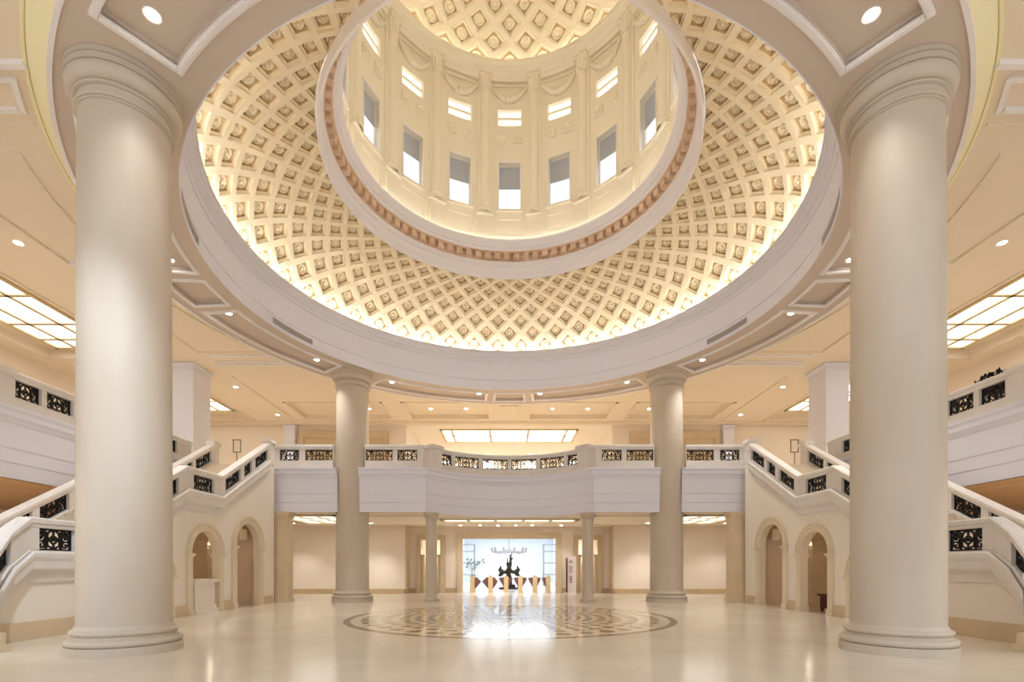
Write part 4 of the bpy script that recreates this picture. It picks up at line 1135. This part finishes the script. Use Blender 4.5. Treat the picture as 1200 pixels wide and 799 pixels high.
for k in range(10):
    a = 2*pi*k/10; x, y = 1.53*cos(a), 46+1.53*sin(a)
    b = MB(); b.tube([(0, 46, 3.3), (x*.6, 46+(y-46)*.6, 2.85), (x, y, 2.98)], .03, 6); ar = b.build('arm', M['vent'], t)
    b = MB(); b.lathe([(.02, 3.0), (.08, 3.05), (.1, 3.3), (.06, 3.42)], 10, x, y); b.build('lamp_cup', M['vent'], ar)
t = thing('flower_stand', 'white vase of leafy stems on a stand behind the first turnstile', 'flower stand', (-2.55, 36, 0))
b = MB(); b.lathe([(.001, .012), (.25, .012), (.25, .05), (.05, .1), (.05, .95), (.25, 1.0), (.25, 1.03), (.001, 1.03)], 16, -2.55, 36); b.build('stand', M['dark'], t)
b = MB(); b.lathe([(.001, 1.03), (.1, 1.03), (.16, 1.2), (.1, 1.4), (.12, 1.45)], 16, -2.55, 36); b.build('vase', M['wroom'], t, smooth=True)
b = MB()
for k in range(14):
    a = random.random()*2*pi; e = .25+random.random()*.55; h = 1.5+random.random()*.75
    x, y = -2.55+e*cos(a), 36+e*sin(a)*.6
    b.tube([(-2.55, 36, 1.4), ((x-2.55)/2, (y+36)/2, h*.85), (x, y, h)], [.012, .01, .008], 4)
    b.tube([(x-.1, y, h-.06), (x, y, h), (x+.1, y, h+.05)], [.01, .07, .01], 5)
b.build('stems', M['plant'], t)

# ------------------------------------------------------------------ lights
# added fill spots above the cornice lip, brightening the far side of the drum
for k in range(8):
    a = 2*pi*(k+.5)/8
    l = bpy.data.lights.new('drum_fill_spot', 'SPOT'); l.energy = 110; l.spot_size = R(80); l.spot_blend = 1; l.color = (1, .95, .86); l.shadow_soft_size = .15
    o = bpy.data.objects.new('drum_fill_spot', l); COL.objects.link(o); o.location = (5.2*cos(a), CY+5.2*sin(a), d(14.55))
    v = Vector((-5.3*cos(a), CY-5.3*sin(a), d(19.5)))-o.location; o.rotation_euler = v.to_track_quat('-Z', 'Y').to_euler()
# added out-of-view cool spot standing in for daylight on the left stair foot
t = downlight('added out-of-view cool fill spot aimed at the left stair foot', -4.0, 2.6, ZO-.02, 0)
l = bpy.data.lights.new('lamp', 'SPOT'); l.energy = 2600; l.spot_size = R(34); l.spot_blend = .8; l.color = (.72, .85, 1); l.shadow_soft_size = .2
o = bpy.data.objects.new('lamp', l); COL.objects.link(o); o.parent = t; o.location = (0, 0, -.1)
o.rotation_euler = (Vector((-11.0, 12.2, 1.0))-Vector((-4.0, 2.6, ZO))).to_track_quat('-Z', 'Y').to_euler()
for s in (-1, 1):
    for y in (20.9, 18.0, 15.2): point('passage_lamp', (s*12.3, y, min(2.6, zfloor(y)-.7)), 9, (1, .84, .66), r=.1)

w = bpy.data.worlds.new('sky'); sc.world = w; w.use_nodes = True
bg = w.node_tree.nodes['Background']; bg.inputs['Color'].default_value = (.92, .95, 1, 1); bg.inputs['Strength'].default_value = .8

# ------------------------------------------------------------------ camera and view
cam = bpy.data.cameras.new('camera'); co = bpy.data.objects.new('camera', cam); COL.objects.link(co)
co.location = (-.057, 0, EYE); co.rotation_euler = (R(90), 0, 0)
cam.sensor_width = 36; cam.sensor_fit = 'HORIZONTAL'; cam.lens = 18.0
cam.shift_x = (600-595.7)/1200; cam.shift_y = (665-399.5)/1200
cam.clip_end = 300
sc.camera = co
sc.view_settings.view_transform = 'Standard'; sc.view_settings.look = 'None'
sc.view_settings.gamma = 1; sc.view_settings.use_curve_mapping = False
sc.view_settings.exposure = 0.78
sc.cycles.use_denoising = True
sc.cycles.max_bounces = 10; sc.cycles.diffuse_bounces = 7; sc.cycles.glossy_bounces = 4; sc.cycles.transparent_max_bounces = 8
sc.cycles.sample_clamp_indirect = 6
